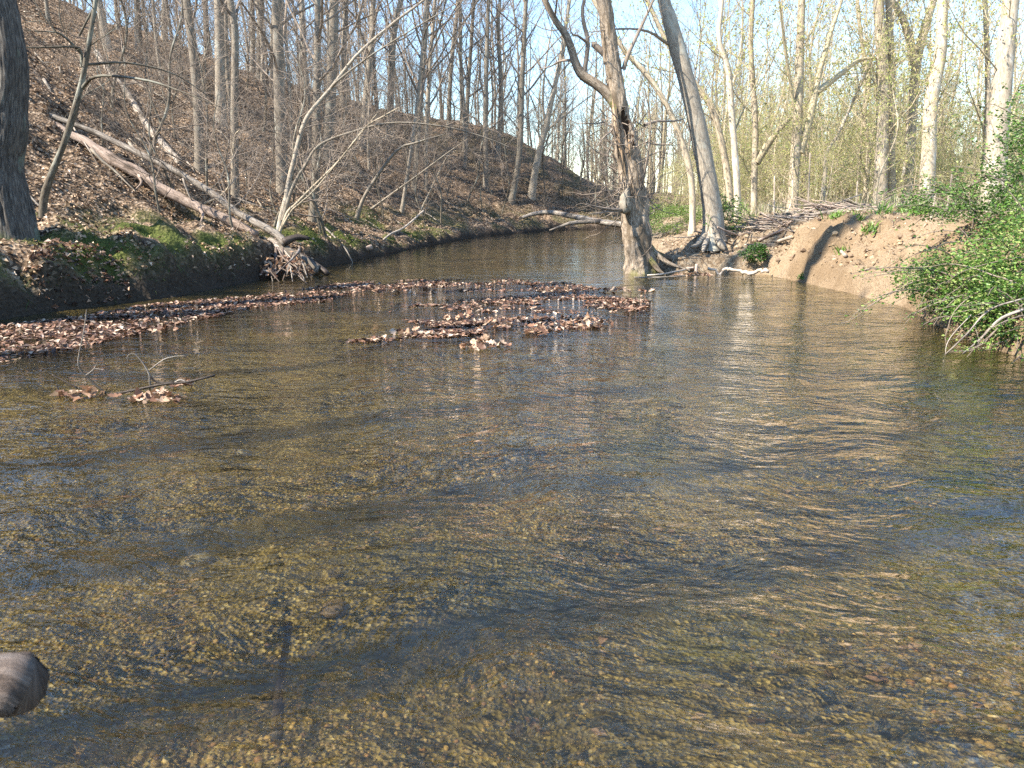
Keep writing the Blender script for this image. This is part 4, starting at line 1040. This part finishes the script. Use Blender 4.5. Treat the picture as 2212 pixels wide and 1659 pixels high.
# the tangle of sticks and leaves caught under the slim grey trunk
OAK_ROWS = [(0, .03), (.14, .16), (.25, .10), (.40, .30), (.50, .17), (.64, .34), (.76, .18), (.88, .17), (1, .02)]
def leaf_mesh(seed):
    r = np.random.default_rng(seed)
    cu, cv, tw = r.uniform(-.5, .9), r.uniform(-.2, 1.4), r.uniform(-.5, .5)
    Vv = []
    for (t, w) in OAK_ROWS:
        w *= r.uniform(.8, 1.2)
        for s in (-1, 0, 1):
            y = s * w; x = t - .5
            Vv.append((x, y * .95, cu * x * x + cv * y * y + tw * x * y + .03 * r.normal()))
    q = [(a * 3 + b, a * 3 + b + 1, a * 3 + b + 4, a * 3 + b + 3) for a in range(8) for b in range(2)]
    return make_mesh('oak_leaf', np.array(Vv), np.array(q), None, True)
LEAVES = [leaf_mesh(i) for i in range(8)]
for me in LEAVES: me.materials.append(M['dry_leaf'])
LC = np.array([(.05, .03, .022), (.09, .05, .035), (.16, .085, .052), (.24, .135, .085), (.36, .23, .15), (.52, .39, .28), (.20, .10, .06), (.07, .04, .03)])
def clump(label, c, rx, ry, h, n, seed, size=.115, group=None, flat=.35):
    n = int(n * 1.3)
    r = np.random.default_rng(seed)
    root = thing('leaf_clump', label, 'leaves', c, group)
    for k in range(n):
        a = r.uniform(0, 6.28); q = math.sqrt(r.uniform(0, 1))
        o = bpy.data.objects.new('leaf', LEAVES[r.integers(8)])
        z = .01 + 1.0 * h * (1 - q * q) * r.uniform(.3, 1)
        o.parent = root; o.location = (rx * q * math.cos(a), ry * q * math.sin(a), z)
        o.rotation_euler = (r.normal(0, flat + .4 * (1 - q)), r.normal(0, flat + .4 * (1 - q)), r.uniform(0, 6.28))
        s = size * r.uniform(.65, 1.2); o.scale = (s, s, s)
        COL.objects.link(o)
    return root
CL = [('largest heap of tan oak leaves, alone at the front of the leaf bar', 1050, 752, .28, .16, .12, 34), ('mound of brown leaves at the right front of the leaf bar', 1268, 704, .34, .22, .12, 28),
      ('small heap of curled leaves in the riffle behind the largest heap', 1153, 722, .14, .1, .09, 12), ('pair of dark curled leaves upstream of the small heap', 1160, 712, .10, .08, .08, 7),
      ('pale leaf heap alone in the still water behind the leaf bar', 830, 634, .26, .16, .10, 16), ('pale leaf heap in the open water before the leaf band', 355, 717, .16, .12, .08, 12),
      ('upright brown leaves in the middle of the leaf bar', 1062, 712, .16, .12, .13, 12), ('single pale heap at the far tip of the leaf bar', 1396, 630, .16, .1, .09, 8),
      ('pale leaf heap on the upstream edge of the leaf bar, nearest the open pool', 912, 632, .26, .14, .09, 15), ('tan leaf heap beside the dark shadow on the leaf bar', 1095, 706, .16, .12, .09, 12),
      ('heap of pale leaves on the far edge of the bar before the broken tree', 1230, 630, .34, .16, .09, 18), ('heap of tan leaves near the far tip of the leaf bar', 1330, 632, .34, .16, .09, 18),
      ('reddish leaf heap at the end of the front streak of leaves', 1000, 690, .26, .14, .12, 16), ('low heap of red-brown leaves on the front streak', 900, 722, .34, .14, .06, 18)]
for i, (lab, x, y, rx, ry, h, n) in enumerate(CL):
    clump(lab, onz(x, y), rx, ry, h, n, 600 + i)
clump('drift of brown leaves caught in the tangle under the slim grey trunk', onz(608, 603) + [0, .35, .05], .6, .5, .55, 110, 640, .13, flat=.8)
rngt = np.random.default_rng(12)
root = thing('stick_tangle', 'tangle of broken sticks and roots hanging under the slim grey trunk', 'sticks', onz(615, 600))
o0 = onz(615, 600)
for k in range(22):
    p = at(rngt.uniform(580, 655), rngt.uniform(525, 560), 16.7); e = onz(rngt.uniform(575, 675), rngt.uniform(598, 614)) + [0, 0, rngt.uniform(-.05, .2)]
    t2 = Tubes(rngt); mid = (p + e) / 2 + rngt.normal(0, .08, 3)
    t2.add(smooth_line([p, mid, e], 8), np.linspace(rngt.uniform(.012, .035), .008, 8), 6, cap=True, lump=.2)
    obj('stick', t2.mesh('stick', o0), M['limb'] if k % 3 else M['driftwood'], root)

# ------------------------------------------------------------------ the stick pile on the sandy bank
def stick_pile():
    r = np.random.default_rng(31)
    c = at(1745, 440, 18.3); c[2] = hz(c[0], c[1])
    root = thing('stick_pile', 'heap of bleached flood sticks on top of the sandy bank', 'sticks', c)
    meshes = []
    for k in range(10):
        t = Tubes(r); ln = r.uniform(.7, 1.7)
        t.add(path(r, (-ln / 2, 0, 0), (1, 0, 0), ln, 6, .10, 0), np.linspace(r.uniform(.012, .026), .006, 7), 5, cap=True)
        me = t.mesh('pile_stick'); me.materials.append((M['dead'], M['white_wood'], M['driftwood'])[k % 3]); meshes.append(me)
    for k in range(170):
        x = r.normal(0, .95); y = r.normal(0, .45)
        o = bpy.data.objects.new('stick', meshes[k % 10]); o.parent = root
        hh = .34 * math.exp(-(x / 1.1) ** 2 - (y / .6) ** 2)
        dz = hz(c[0] + x, c[1] + y) - c[2]
        o.location = (x, y, dz + .02 + hh * r.uniform(0.1, 1)); o.rotation_euler = (0, r.normal(0, .16), r.normal(.1, .45) + (math.pi if k % 2 else 0))
        COL.objects.link(o)
    for k in range(40):                 # stragglers down the slope to the left
        x = r.uniform(-2.2, -.4); y = r.normal(-.1, .5)
        o = bpy.data.objects.new('stick', meshes[k % 10]); o.parent = root
        o.location = (x, y, hz(c[0] + x, c[1] + y) - c[2] + .03); o.rotation_euler = (0, r.normal(.12, .12), r.normal(.35, .4)); o.scale = (.6, .6, .6)
        COL.objects.link(o)
stick_pile()

# ------------------------------------------------------------------ the twig standing in the shallows
def water_twig():
    r = np.random.default_rng(41)
    Z = lambda x, y, e=0: at(x * .3277, 390 + y * .3277, 5.98 + e)
    o0 = onz(260, 858)
    root = thing('drift_twig', 'dark branched twig stuck in the shallows with two leaf bunches', 'twig', o0)
    for nm, pts, r0, r1 in (('branch', [(440, 1452), (650, 1422), (780, 1402), (960, 1366), (1090, 1340), (1230, 1328), (1412, 1284)], .010, .011), ('branch', [(700, 1402), (620, 1340), (540, 1260), (515, 1200), (530, 1100), (555, 980), (570, 850)], .010, .003),
                        ('twig', [(560, 1290), (620, 1240), (650, 1180)], .006, .002), ('twig', [(620, 1240), (685, 1246)], .004, .002), ('branch', [(1040, 1392), (990, 1350), (985, 1280), (940, 1200), (880, 1140), (840, 1160), (845, 1210)], .009, .003),
                        ('twig', [(985, 1250), (1080, 1180), (1150, 1160), (1220, 1155)], .006, .002), ('twig', [(1060, 1190), (1030, 1215), (1065, 1228)], .004, .002), ('twig', [(985, 1290), (1040, 1330), (1150, 1330)], .008, .008),
                        ('twig', [(345, 1280), (420, 1320), (510, 1366)], .006, .007), ('twig', [(1130, 1342), (1190, 1313), (1240, 1336)], .005, .003), ('twig', [(985, 1400), (990, 1350)], .006, .005), ('twig', [(370, 1345), (395, 1400)], .004, .005)):
        t = Tubes(r); q = smooth_line([Z(*p) for p in pts], 14); t.add(q, np.linspace(r0, r1, 14), 6, cap=True, lump=.1)
        obj(nm, t.mesh('drift_twig_part', o0), M['driftwood'] if r1 < .004 else M['dark_wood'], root)
water_twig()
clump('bunch of pale leaves snagged on the left end of the drift twig', onz(185, 858), .26, .09, .08, 14, 660, .12)
clump('bunch of russet leaves snagged under the fork of the drift twig', onz(338, 866), .22, .09, .07, 18, 661, .11)
clump('few curled leaves at the dark end of the drift twig', onz(402, 836), .12, .06, .05, 6, 662, .10)
clump('dark wet leaves piled in the debris at the bank foot', onz(1500, 600) + [0, .1, .02], .45, .18, .10, 22, 663, .14)

# ------------------------------------------------------------------ leaves: loose single ones, then the litter nobody could count
rl = np.random.default_rng(51)
def in_polys(n, polys, wts, thr, seed):
    out = []
    areas = []
    for P in polys:
        x, y = P[:, 0], P[:, 1]; areas.append(abs(np.dot(x, np.roll(y, 1)) - np.dot(y, np.roll(x, 1))) / 2)
    for P, w, th in zip(polys, wts, thr):
        lo = P.min(0); hi = P.max(0); m = int(n * w * 12)
        q = rl.uniform(lo, hi, (m, 2)); k = inside_poly(q[:, 0], q[:, 1], P); q = q[k]
        nz = fbm(q[:, 0] * 1.3, q[:, 1] * 2.6, seed=seed, oct=3); q = q[nz > th + rl.normal(0, .18, len(q))]
        out.append(q[: int(n * w)])
    return np.concatenate(out)
polys = [BAR_BAND, BAR_FAR, BAR_MID, BAR_FRONT]
loose = in_polys(210, polys, [.28, .22, .34, .16], [-.2, -.1, .0, -.2], 91)
for i, (x, y) in enumerate(loose):
    o = bpy.data.objects.new('fallen_leaf', LEAVES[rl.integers(8)])
    o.location = (x, y, rl.uniform(.006, .02)); o.rotation_euler = (rl.normal(0, .22), rl.normal(0, .22), rl.uniform(0, 6.28))
    s = rl.uniform(.07, .13); o.scale = (s, s, s); COL.objects.link(o)
    tag(o, 'single dry brown oak leaf lying loose on the leaf bar', 'leaf', 'loose leaves on the leaf bar')
many = in_polys(16500, polys, [.52, .20, .19, .09], [-.62, .05, .18, .0], 91)
C = np.concatenate([many, rl.uniform(-.02, .02, (len(many), 1))], 1)
tag(obj('leaf_bar', leaf_cloud('leaf_bar', C, rl.uniform(.035, .095, len(C)), rl, LC, .3, 3.0, .62), M['dry_leaves']), 'bar of drifted dead leaves lying across the shallow creek', 'leaves', kind='stuff')
# litter on the slope and on the foot of the left bank
n = 300000
x = rl.uniform(-24, 9, n); y = rl.uniform(8.5, 52, n)
z, sd, dl_, dr_, _ = terrain(x, y, True)
nz = fbm(x * .9, y * .9, seed=93, oct=3)
keep = (sd < 0) & (dl_ > .12) & (x > -.75 * y) & (rl.uniform(0, 1, n) < np.clip(26 / y, .25, 1.6) * .55) & (nz > -.35 + rl.normal(0, .2, n)) & ~((dl_ < 1.3) & (nz < .05))
C = np.stack([x, y, z + .015], -1)[keep]
tag(obj('leaf_litter', leaf_cloud('leaf_litter', C, .078, rl, np.array([(.07, .044, .027), (.23, .15, .09), (.39, .27, .175), (.56, .43, .31), (.15, .09, .053), (.46, .33, .21)]), .6, .36, .6), M['dry_leaves']), 'brown dead leaves covering the hillside', 'leaves', kind='stuff')
n = 3600
x = rl.uniform(-8.2, -5.9, n); y = rl.uniform(8.2, 12.2, n); z, sd, dl_, _, _ = terrain(x, y, True)
k = (sd < 0) & (dl_ < .7) & (fbm(x * 1.5, y * 1.5, seed=95) > -.05)
tag(obj('bank_leaf_drift', leaf_cloud('bank_leaf_drift', np.stack([x, y, z + rl.uniform(.01, .08, n)], -1)[k], .085, rl, LC, .6, .3, .6), M['dry_leaves']), 'dead leaves heaped against the dark cut bank below the thick trunk', 'leaves', kind='stuff')
n = 14000
x = rl.uniform(3, 9, n); y = rl.uniform(8.5, 24, n); z, sd, _, dr_, _ = terrain(x, y, True)
k = (sd > 0) & (dr_ > .2) & (rl.uniform(0, 1, n) < np.where((y > 16.3), 1.0, .42 + .4 * sstep(dr_, 1.2, 2.0)))
tag(obj('bank_litter', leaf_cloud('bank_litter', np.stack([x, y, z + .010], -1)[k], rl.uniform(.03, .10, int(k.sum())), rl, np.array([(.30, .21, .13), (.42, .32, .22), (.16, .10, .06), (.5, .41, .30), (.24, .16, .09)]), .5, .5, .4), M['dry_leaves']), 'dry leaves and chips strewn on the right bank', 'leaves', kind='stuff')

# ------------------------------------------------------------------ moss, grass, green growth
def blades(name, C, h, w, rng, cols, spread=.5, drop=0.0):
    n = len(C); a = rng.uniform(0, 6.28, n); L = h * rng.uniform(.5, 1.3, n)
    side = np.stack([np.cos(a), np.sin(a), 0 * a], -1) * w
    dirn = rng.normal(0, spread, (n, 3)); dirn[:, 2] = 1 - drop; dirn /= np.linalg.norm(dirn, axis=1)[:, None]
    m = C + dirn * L[:, None] * .55; t = m + (dirn + np.stack([rng.normal(0, .5, n), rng.normal(0, .5, n), np.full(n, -.35)], -1)) * L[:, None] * .45
    V = np.stack([C - side, C + side, m + side * .8, m - side * .8, t], 1).reshape(-1, 3)
    i = np.arange(n)[:, None] * 5
    cc = np.asarray(cols)[rng.integers(0, len(cols), n)] * rng.uniform(.65, 1.3, (n, 1)); cc = np.repeat(np.concatenate([cc, np.ones((n, 1))], 1), 5, 0)
    return make_mesh(name, V, i + [0, 1, 2, 3], i + [3, 2, 4], False, {'Col': ('FLOAT_COLOR', cc)})
n = 90000
x = rl.uniform(-9.6, -2, n); y = rl.uniform(9, 30, n); z, sd, dl_, _, _ = terrain(x, y, True)
mn = fbm(x * 1.1, y * 1.1, seed=81)
k = (sd < 0) & (dl_ > .10) & (dl_ < 3.0) & (mn > -.2 + .5 * sstep(dl_, 1.0, 2.8) + rl.normal(0, .12, n)) & (rl.uniform(0, 1, n) < np.clip(12 / y, .3, 1))
tag(obj('moss', blades('moss', np.stack([x, y, z - .005], -1)[k], .05, .006, rl, [(.06, .085, .018), (.10, .13, .025), (.15, .17, .04), (.045, .06, .015)], .8), M['moss']), 'bright green moss cushioning the edge of the left bank', 'moss', kind='stuff')
n = 12000
x = rl.uniform(-7.6, -3.0, n); y = rl.uniform(10, 27, n); z, sd, dl_, _, _ = terrain(x, y, True)
k = (sd < 0) & (dl_ > .05) & (dl_ < .45) & (fbm(x * 1.5, y * 1.5, seed=31) > -.1)
tag(obj('hanging_roots', blades('hanging_roots', np.stack([x, y, z], -1)[k], .17, .006, rl, [(.05, .04, .025), (.12, .095, .06), (.05, .065, .02), (.08, .10, .025), (.18, .15, .10)], .6, 1.7), M['moss']), 'fine roots and moss strands hanging from the left cut bank', 'roots', kind='stuff')
n = 26000
x = rl.uniform(4, 30, n); y = rl.uniform(17.2, 46, n); z, sd, _, dr_, _ = terrain(x, y, True)
k = (sd > 0) & (dr_ > 2.2) & (x < .72 * y + 1) & (fbm(x * .6, y * .6, seed=97) > -.3)
tag(obj('dry_weeds', blades('dry_weeds', np.stack([x, y, z], -1)[k], .55, .007, rl, [(.42, .36, .24), (.33, .27, .17), (.5, .45, .33), (.22, .26, .09)], .22), M['moss']), 'dry weed stalks over the flood plain behind the sandy bank', 'weeds', kind='stuff')
def tuft(seed):
    r = np.random.default_rng(seed)
    C = np.zeros((26, 3)); C[:, :2] = r.normal(0, .06, (26, 2))
    return blades('tuft', C, .26, .016, r, [(.10, .20, .03), (.16, .27, .05), (.22, .32, .08)], .55)
tm = [tuft(i) for i in range(4)]
for me in tm: me.materials.append(M['green_leaf'])
TU = [(1849, 452), (1862, 448), (1879, 459), (1900, 448), (1908, 446), (1920, 444), (1931, 443), (1942, 443), (1953, 441), (1966, 450), (1979, 459), (1990, 452), (2005, 452), (2020, 448), (2030, 444), (2042, 440), (2052, 436), (2062, 430), (1724, 454), (1801, 452), (1815, 450), (1828, 452), (1745, 456), (2075, 430), (2090, 432), (1985, 446), (1940, 452), (1890, 452)]
for i, (px, py) in enumerate(TU):
    D_ = 14.4 + 2.2 * hsh(i, 3, 1, 5)
    g_ = at(px, py, D_ if py < 480 else 16.6); zz = hz(g_[0], g_[1])
    o = obj('grass_tuft', tm[i % 4], None, None, (g_[0], g_[1], zz - .01)); s = rl.uniform(.55, 1.15); o.scale = (s, s, s); o.rotation_euler = (0, 0, rl.uniform(0, 6.28))
    tag(o, 'fresh green tuft of broad grass blades on the sandy bank', 'grass', 'green tufts along the sandy bank top')

def bush(name, label, blobs, nleaf, size, cols, seed, base, canes=60, mat='green_leaf', cane_r=.008, cane_mat='twig'):
    r = np.random.default_rng(seed)
    root = thing(name, label, 'bush', base)
    w = np.array([b[3] * b[4] * b[5] for b in blobs]) ** .67; w /= w.sum()
    C = []
    for b, ww in zip(blobs, w):
        m = int(nleaf * ww * 3)
        d = r.normal(0, 1, (m, 3)); d /= np.linalg.norm(d, axis=1)[:, None]
        q = r.uniform(.35, 1.08, (m, 1)) ** .6
        p = np.array(b[:3]) + d * q * np.array(b[3:6])
        nz = fbm(p[:, 0] * 3.2, p[:, 1] * 3.2, p[:, 2] * 3.2, seed=seed, oct=3)
        k = (nz > -.12 + r.normal(0, .1, m)) & (p[:, 2] > .03) & (p[:, 2] > terrain(p[:, 0], p[:, 1]) + .01)
        C.append(p[k][: int(nleaf * ww)])
    tb = Tubes(r); lv = []
    for k in range(canes):                         # arching canes that break the outline
        b = blobs[r.integers(len(blobs))]
        p = np.array(b[:3]) + r.normal(0, .3, 3) * np.array(b[3:6]); d = np.array([r.normal(-.55, .5), r.normal(-.25, .5), r.uniform(.0, .8)])
        q = path(r, p, d, r.uniform(.5, 1.2) * max(b[3], b[4]) * 1.25, 9, .12, -.09)
        q[:, 2] = np.maximum(q[:, 2], .02)
        tb.add(q, np.linspace(cane_r, .0025, 10), 4)
        for u in r.uniform(.3, 1, 34) * 8.9:
            i = int(u); lv.append(q[i] + (q[i + 1] - q[i]) * (u - i) + r.normal(0, .035, 3))
    C.append(np.array(lv))
    C = np.concatenate(C) - np.asarray(base); C = C[C[:, 2] + base[2] > .01]
    fo = obj('foliage', leaf_cloud(name + '_foliage', C, size, r, cols, .35, .35, .6), M[mat], root)
    V = np.concatenate(tb.V)
    obj('canes', tb.mesh(name + '_canes', base), M[cane_mat], root)
    return root
GREEN = [(.04, .10, .018), (.085, .18, .03), (.14, .25, .045), (.23, .33, .08), (.30, .36, .11)]
bush('green_thicket', 'dense bright green thicket of leafy canes spilling over the bank into the water',
     [(6.35, 8.5, .72, 1.45, 1.5, .72), (5.55, 9.3, .55, .75, 1.1, .42), (7.2, 9.6, 1.2, 1.2, 1.2, .7), (6.2, 7.2, .45, 1.0, .9, .45), (5.55, 8.2, .36, .65, .8, .34), (6.0, 6.5, .35, .8, .7, .35), (5.5, 7.5, .22, .55, .6, .22)], 38000, .040, GREEN, 71, np.array([6.6, 9.0, .6]), 190, cane_r=.011)
bush('vine_thicket', 'tall vine thicket climbing behind the bright green thicket', [(7.15, 10.6, 1.8, .75, .8, .8), (7.4, 11.0, 2.6, .55, .7, .65), (6.5, 11.3, 1.5, .8, .7, .28)], 9000, .045, GREEN[:3] + [(.2, .25, .1)], 72, np.array([7.3, 11.2, 1.3]), 60)
b_ = ground(1470, 500)
bush('bank_shrub', 'low green shrub growing between the broken tree and the leaning tree', [(b_[0], b_[1], b_[2] + .35, .95, .7, .5), (b_[0] + .8, b_[1] + .4, b_[2] + .5, .6, .5, .4), (b_[0] - .7, b_[1] + .2, b_[2] + .2, .6, .5, .3)], 4600, .05, GREEN[1:] + [(.24, .3, .1)], 73, b_, 26)
b_ = ground(1432, 470)
bush('bank_shrub', 'green honeysuckle patch on the low bank behind the broken tree', [(b_[0], b_[1], b_[2] + .25, 1.2, .9, .4)], 2600, .06, GREEN[1:] + [(.24, .3, .1)], 74, b_, 12)
b_ = ground(1570, 500)
bush('bank_shrub', 'small shrub with pale new leaves right of the leaning tree', [(b_[0], b_[1], b_[2] + .35, .5, .4, .5)], 1300, .05, GREEN[1:] + [(.24, .3, .1)], 75, b_, 12)
b_ = ground(1630, 556)
bush('ivy_patch', 'small dark green ivy patch hanging over the hollow in the bank', [(b_[0], b_[1] - .12, b_[2] + .1, .28, .16, .22)], 800, .045, GREEN[:2], 76, b_, 8)
for i, (p, r0, r1, lab) in enumerate([([at(2230, 640, 7.6), at(2140, 668, 7.5), at(2090, 720, 7.5), at(2042, 766, 7.6)], .012, .010, 'pale forked cane slanting from the thicket into the water'),
                                 ([at(2212, 668, 7.4), at(2160, 690, 7.4), at(2115, 735, 7.4), at(2080, 764, 7.5)], .022, .010, 'thick pale cane slanting into the water under the thicket'),
                                 ([at(2098, 680, 7.8), at(2060, 720, 7.8), at(2045, 745, 7.75), at(2042, 770, 7.7)], .007, .006, 'thin bent tan cane dipping into the water')]):
    log('dead_cane', lab, p, r0 * .8, r1 * .7, M['driftwood'], 'cane', 6, 14, seed=50 + i)

# ------------------------------------------------------------------ stones on the bed
def ico():
    t = (1 + 5 ** .5) / 2
    v = np.array([(-1, t, 0), (1, t, 0), (-1, -t, 0), (1, -t, 0), (0, -1, t), (0, 1, t), (0, -1, -t), (0, 1, -t), (t, 0, -1), (t, 0, 1), (-t, 0, -1), (-t, 0, 1)], float)
    f = np.array([(0, 11, 5), (0, 5, 1), (0, 1, 7), (0, 7, 10), (0, 10, 11), (1, 5, 9), (5, 11, 4), (11, 10, 2), (10, 7, 6), (7, 1, 8), (3, 9, 4), (3, 4, 2), (3, 2, 6), (3, 6, 8), (3, 8, 9), (4, 9, 5), (2, 4, 11), (6, 2, 10), (8, 6, 7), (9, 8, 1)])
    return v / np.linalg.norm(v[0]), f
IV, IF = ico()
def pebbles(n, xr, yr, smin, smax, seed):
    r = np.random.default_rng(seed)
    y = yr[0] + (yr[1] - yr[0]) * r.uniform(0, 1, n) ** 1.5; x = r.uniform(-1, 1, n) * (.72 * y + .6)
    z, sd, _, _, bmk = terrain(x, y, True)
    k = (sd == 0) & (bmk < .3) & (fbm(x * .9, y * .9, seed=77, oct=3) > -.25 + r.normal(0, .2, n)); x, y, z = x[k], y[k], z[k]; n = len(x)
    s = (smin + (smax - smin) * r.uniform(0, 1, n) ** 2.6) * np.clip(.95 + .9 * fbm(x * .8, y * .8, seed=78, oct=3), .45, 1.8)
    sc = np.stack([s * r.uniform(.7, 1.3, n), s * r.uniform(.7, 1.3, n), s * r.uniform(.35, .65, n)], -1)
    a = r.uniform(0, 6.28, n); c, sn = np.cos(a), np.sin(a)
    Vv = IV[None] * (1 + r.normal(0, .13, (n, 12, 1))) * sc[:, None, :]
    X = Vv[..., 0] * c[:, None] - Vv[..., 1] * sn[:, None]; Y = Vv[..., 0] * sn[:, None] + Vv[..., 1] * c[:, None]
    Vv = np.stack([X + x[:, None], Y + y[:, None], Vv[..., 2] + (z + sc[:, 2] * .35)[:, None]], -1).reshape(-1, 3)
    T = (IF[None] + (np.arange(n) * 12)[:, None, None]).reshape(-1, 3)
    base = np.array([(.10, .075, .035), (.17, .125, .06), (.24, .18, .09), (.30, .245, .145), (.13, .115, .085), (.20, .115, .06), (.40, .35, .25), (.07, .06, .04)])
    cc = base[r.choice(8, n, p=[.2, .22, .2, .1, .12, .08, .03, .05])] * np.array([1.2, 1.0, .60]) * r.uniform(.5, 1.4, (n, 1))
    return make_mesh('gravel', Vv, None, T, True, {'Col': ('FLOAT_COLOR', np.repeat(np.concatenate([cc, np.ones((n, 1))], 1), 12, 0))})
m, nt, out = new_mat('pebble')
ca = nd(nt, 'ShaderNodeAttribute', attribute_name='Col'); tc = nd(nt, 'ShaderNodeTexCoord')
no = nd(nt, 'ShaderNodeTexNoise', {'Vector': tc.outputs['Object'], 'Scale': 60.0, 'Detail': 3.0}); mr = nd(nt, 'ShaderNodeMapRange', {0: no.outputs['Fac'], 1: .3, 2: .7, 3: .7, 4: 1.2})
pb = nd(nt, 'ShaderNodeBsdfPrincipled', {'Base Color': mixc(nt, 1.0, ca.outputs['Color'], mr.outputs[0], 'MULTIPLY'), 'Roughness': .7}); nt.links.new(pb.outputs[0], out.inputs[0])
r_ = np.random.default_rng(88); n_ = 1500
x_ = r_.uniform(4.8, 8.6, n_); y_ = r_.uniform(8.5, 18, n_); z_, sd_, _, dq_, _ = terrain(x_, y_, True); k_ = (sd_ > 0) & (dq_ < 2.0) & (fbm(x_ * 1.6, y_ * 1.6, seed=12) > -.25 + .5 * sstep(dq_, .2, 1.8))
x_, y_, z_ = x_[k_], y_[k_], z_[k_]; n_ = len(x_); s_ = .012 + .05 * r_.uniform(0, 1, n_) ** 2.5
V_ = (IV[None] * (1 + r_.normal(0, .2, (n_, 12, 1))) * (s_[:, None] * r_.uniform(.6, 1.2, (n_, 3)))[:, None, :] + np.stack([x_, y_, z_ + s_ * .2], -1)[:, None, :]).reshape(-1, 3)
c4 = np.repeat(np.concatenate([np.array([(.30, .215, .12), (.22, .15, .085), (.37, .28, .17), (.16, .105, .06)])[r_.integers(0, 4, n_)], np.ones((n_, 1))], 1), 12, 0)
tag(obj('soil_clods', make_mesh('soil_clods', V_, None, (IF[None] + (np.arange(n_) * 12)[:, None, None]).reshape(-1, 3), False, {'Col': ('FLOAT_COLOR', c4)}), m), 'crumbled clods of soil on the face of the sandy bank', 'soil', kind='stuff')
tag(obj('gravel', pebbles(52000, (0, 0), (1.2, 7.0), .004, .017, 5), m), 'brown gravel covering the shallow creek bed', 'gravel', kind='stuff')
log('sunken_stick', 'dark stick lying under water on the gravel bed', [np.array([*onz(628, 1370, -.22)[:2], -.17]), np.array([*onz(608, 1490, -.22)[:2], -.18]), np.array([*onz(598, 1610, -.22)[:2], -.2])], .012, .018, M['dark_wood'], 'stick', 8, 14, lump=.2, seed=61)
log('pale_twig', 'tiny white twig standing in the shallow water by the grey limb', [onz(168, 1650, -.1), at(170, 1625, 1.9), at(160, 1598, 1.9)], .004, .006, M['white_wood'], 'twig', 6, 8, seed=62)

n = 9000
x = rl.uniform(4.5, 9, n); y = rl.uniform(8, 18.5, n); z, sd, _, dr_, _ = terrain(x, y, True)
k = (sd > 0) & (dr_ > .9) & (dr_ < 2.5) & (fbm(x * 1.2, y * 1.2, seed=99) > .0 + .5 * np.abs(dr_ - 1.6) + rl.normal(0, .15, n))
tag(obj('dry_grass_fringe', blades('dry_grass_fringe', np.stack([x, y, z - .01], -1)[k], .15, .005, rl, [(.40, .32, .20), (.30, .23, .13), (.50, .42, .29), (.20, .14, .08)], .7, .7), M['moss']), 'dry grass and fine roots fringing the top of the sandy bank', 'grass', kind='stuff')
rst = np.random.default_rng(19)
STM = []
for k in range(4):
    bm_ = IV * (1 + rst.normal(0, .12, (12, 1))); mid = []
    Vv = list(bm_); cache = {}; T = []
    def mp_(a, b):
        kk = (min(a, b), max(a, b))
        if kk not in cache:
            p = (Vv[a] + Vv[b]) / 2; Vv.append(p / np.linalg.norm(p) * (1 + rst.normal(0, .06))); cache[kk] = len(Vv) - 1
        return cache[kk]
    for (a, b, c) in IF:
        ab, bc, ca_ = mp_(a, b), mp_(b, c), mp_(c, a); T += [(a, ab, ca_), (b, bc, ab), (c, ca_, bc), (ab, bc, ca_)]
    me = make_mesh('stone', np.array(Vv) * [1, .8, .45], None, np.array(T), True, {'Col': ('FLOAT_COLOR', np.tile([(.16, .115, .06, 1), (.20, .15, .085, 1), (.13, .085, .05, 1), (.26, .22, .14, 1)][k], (len(Vv), 1)))})
    me.materials.append(m); STM.append(me)
c_ = 0
while c_ < 16:
    y = 1.8 + 6 * rst.uniform(0, 1) ** 1.3; x = rst.uniform(-1, 1) * .66 * y
    zb = hz(x, y)
    if zb > -.08: continue
    o = obj('stone', STM[c_ % 4], None, None, (x, y, zb + .012)); q = rst.uniform(.035, .085); o.scale = (q, q, q); o.rotation_euler = (0, 0, rst.uniform(0, 6.28))
    tag(o, 'rounded brown stone lying under water on the gravel bed', 'stone', 'larger stones on the creek bed'); c_ += 1
n = 700
y = 1.8 + 8 * rst.uniform(0, 1, n) ** .8; x = rst.uniform(-1, 1, n) * .68 * y; z = terrain(x, y); k = (z < -.06) & (fbm(x * .8, y * .8, seed=43) > .05)
tag(obj('sunken_leaves', leaf_cloud('sunken_leaves', np.stack([x, y, z + .012], -1)[k], .075, rst, LC[:5], .2, 2.0, .6), M['dry_leaves']), 'dark waterlogged leaves lying on the creek bed', 'leaves', kind='stuff')
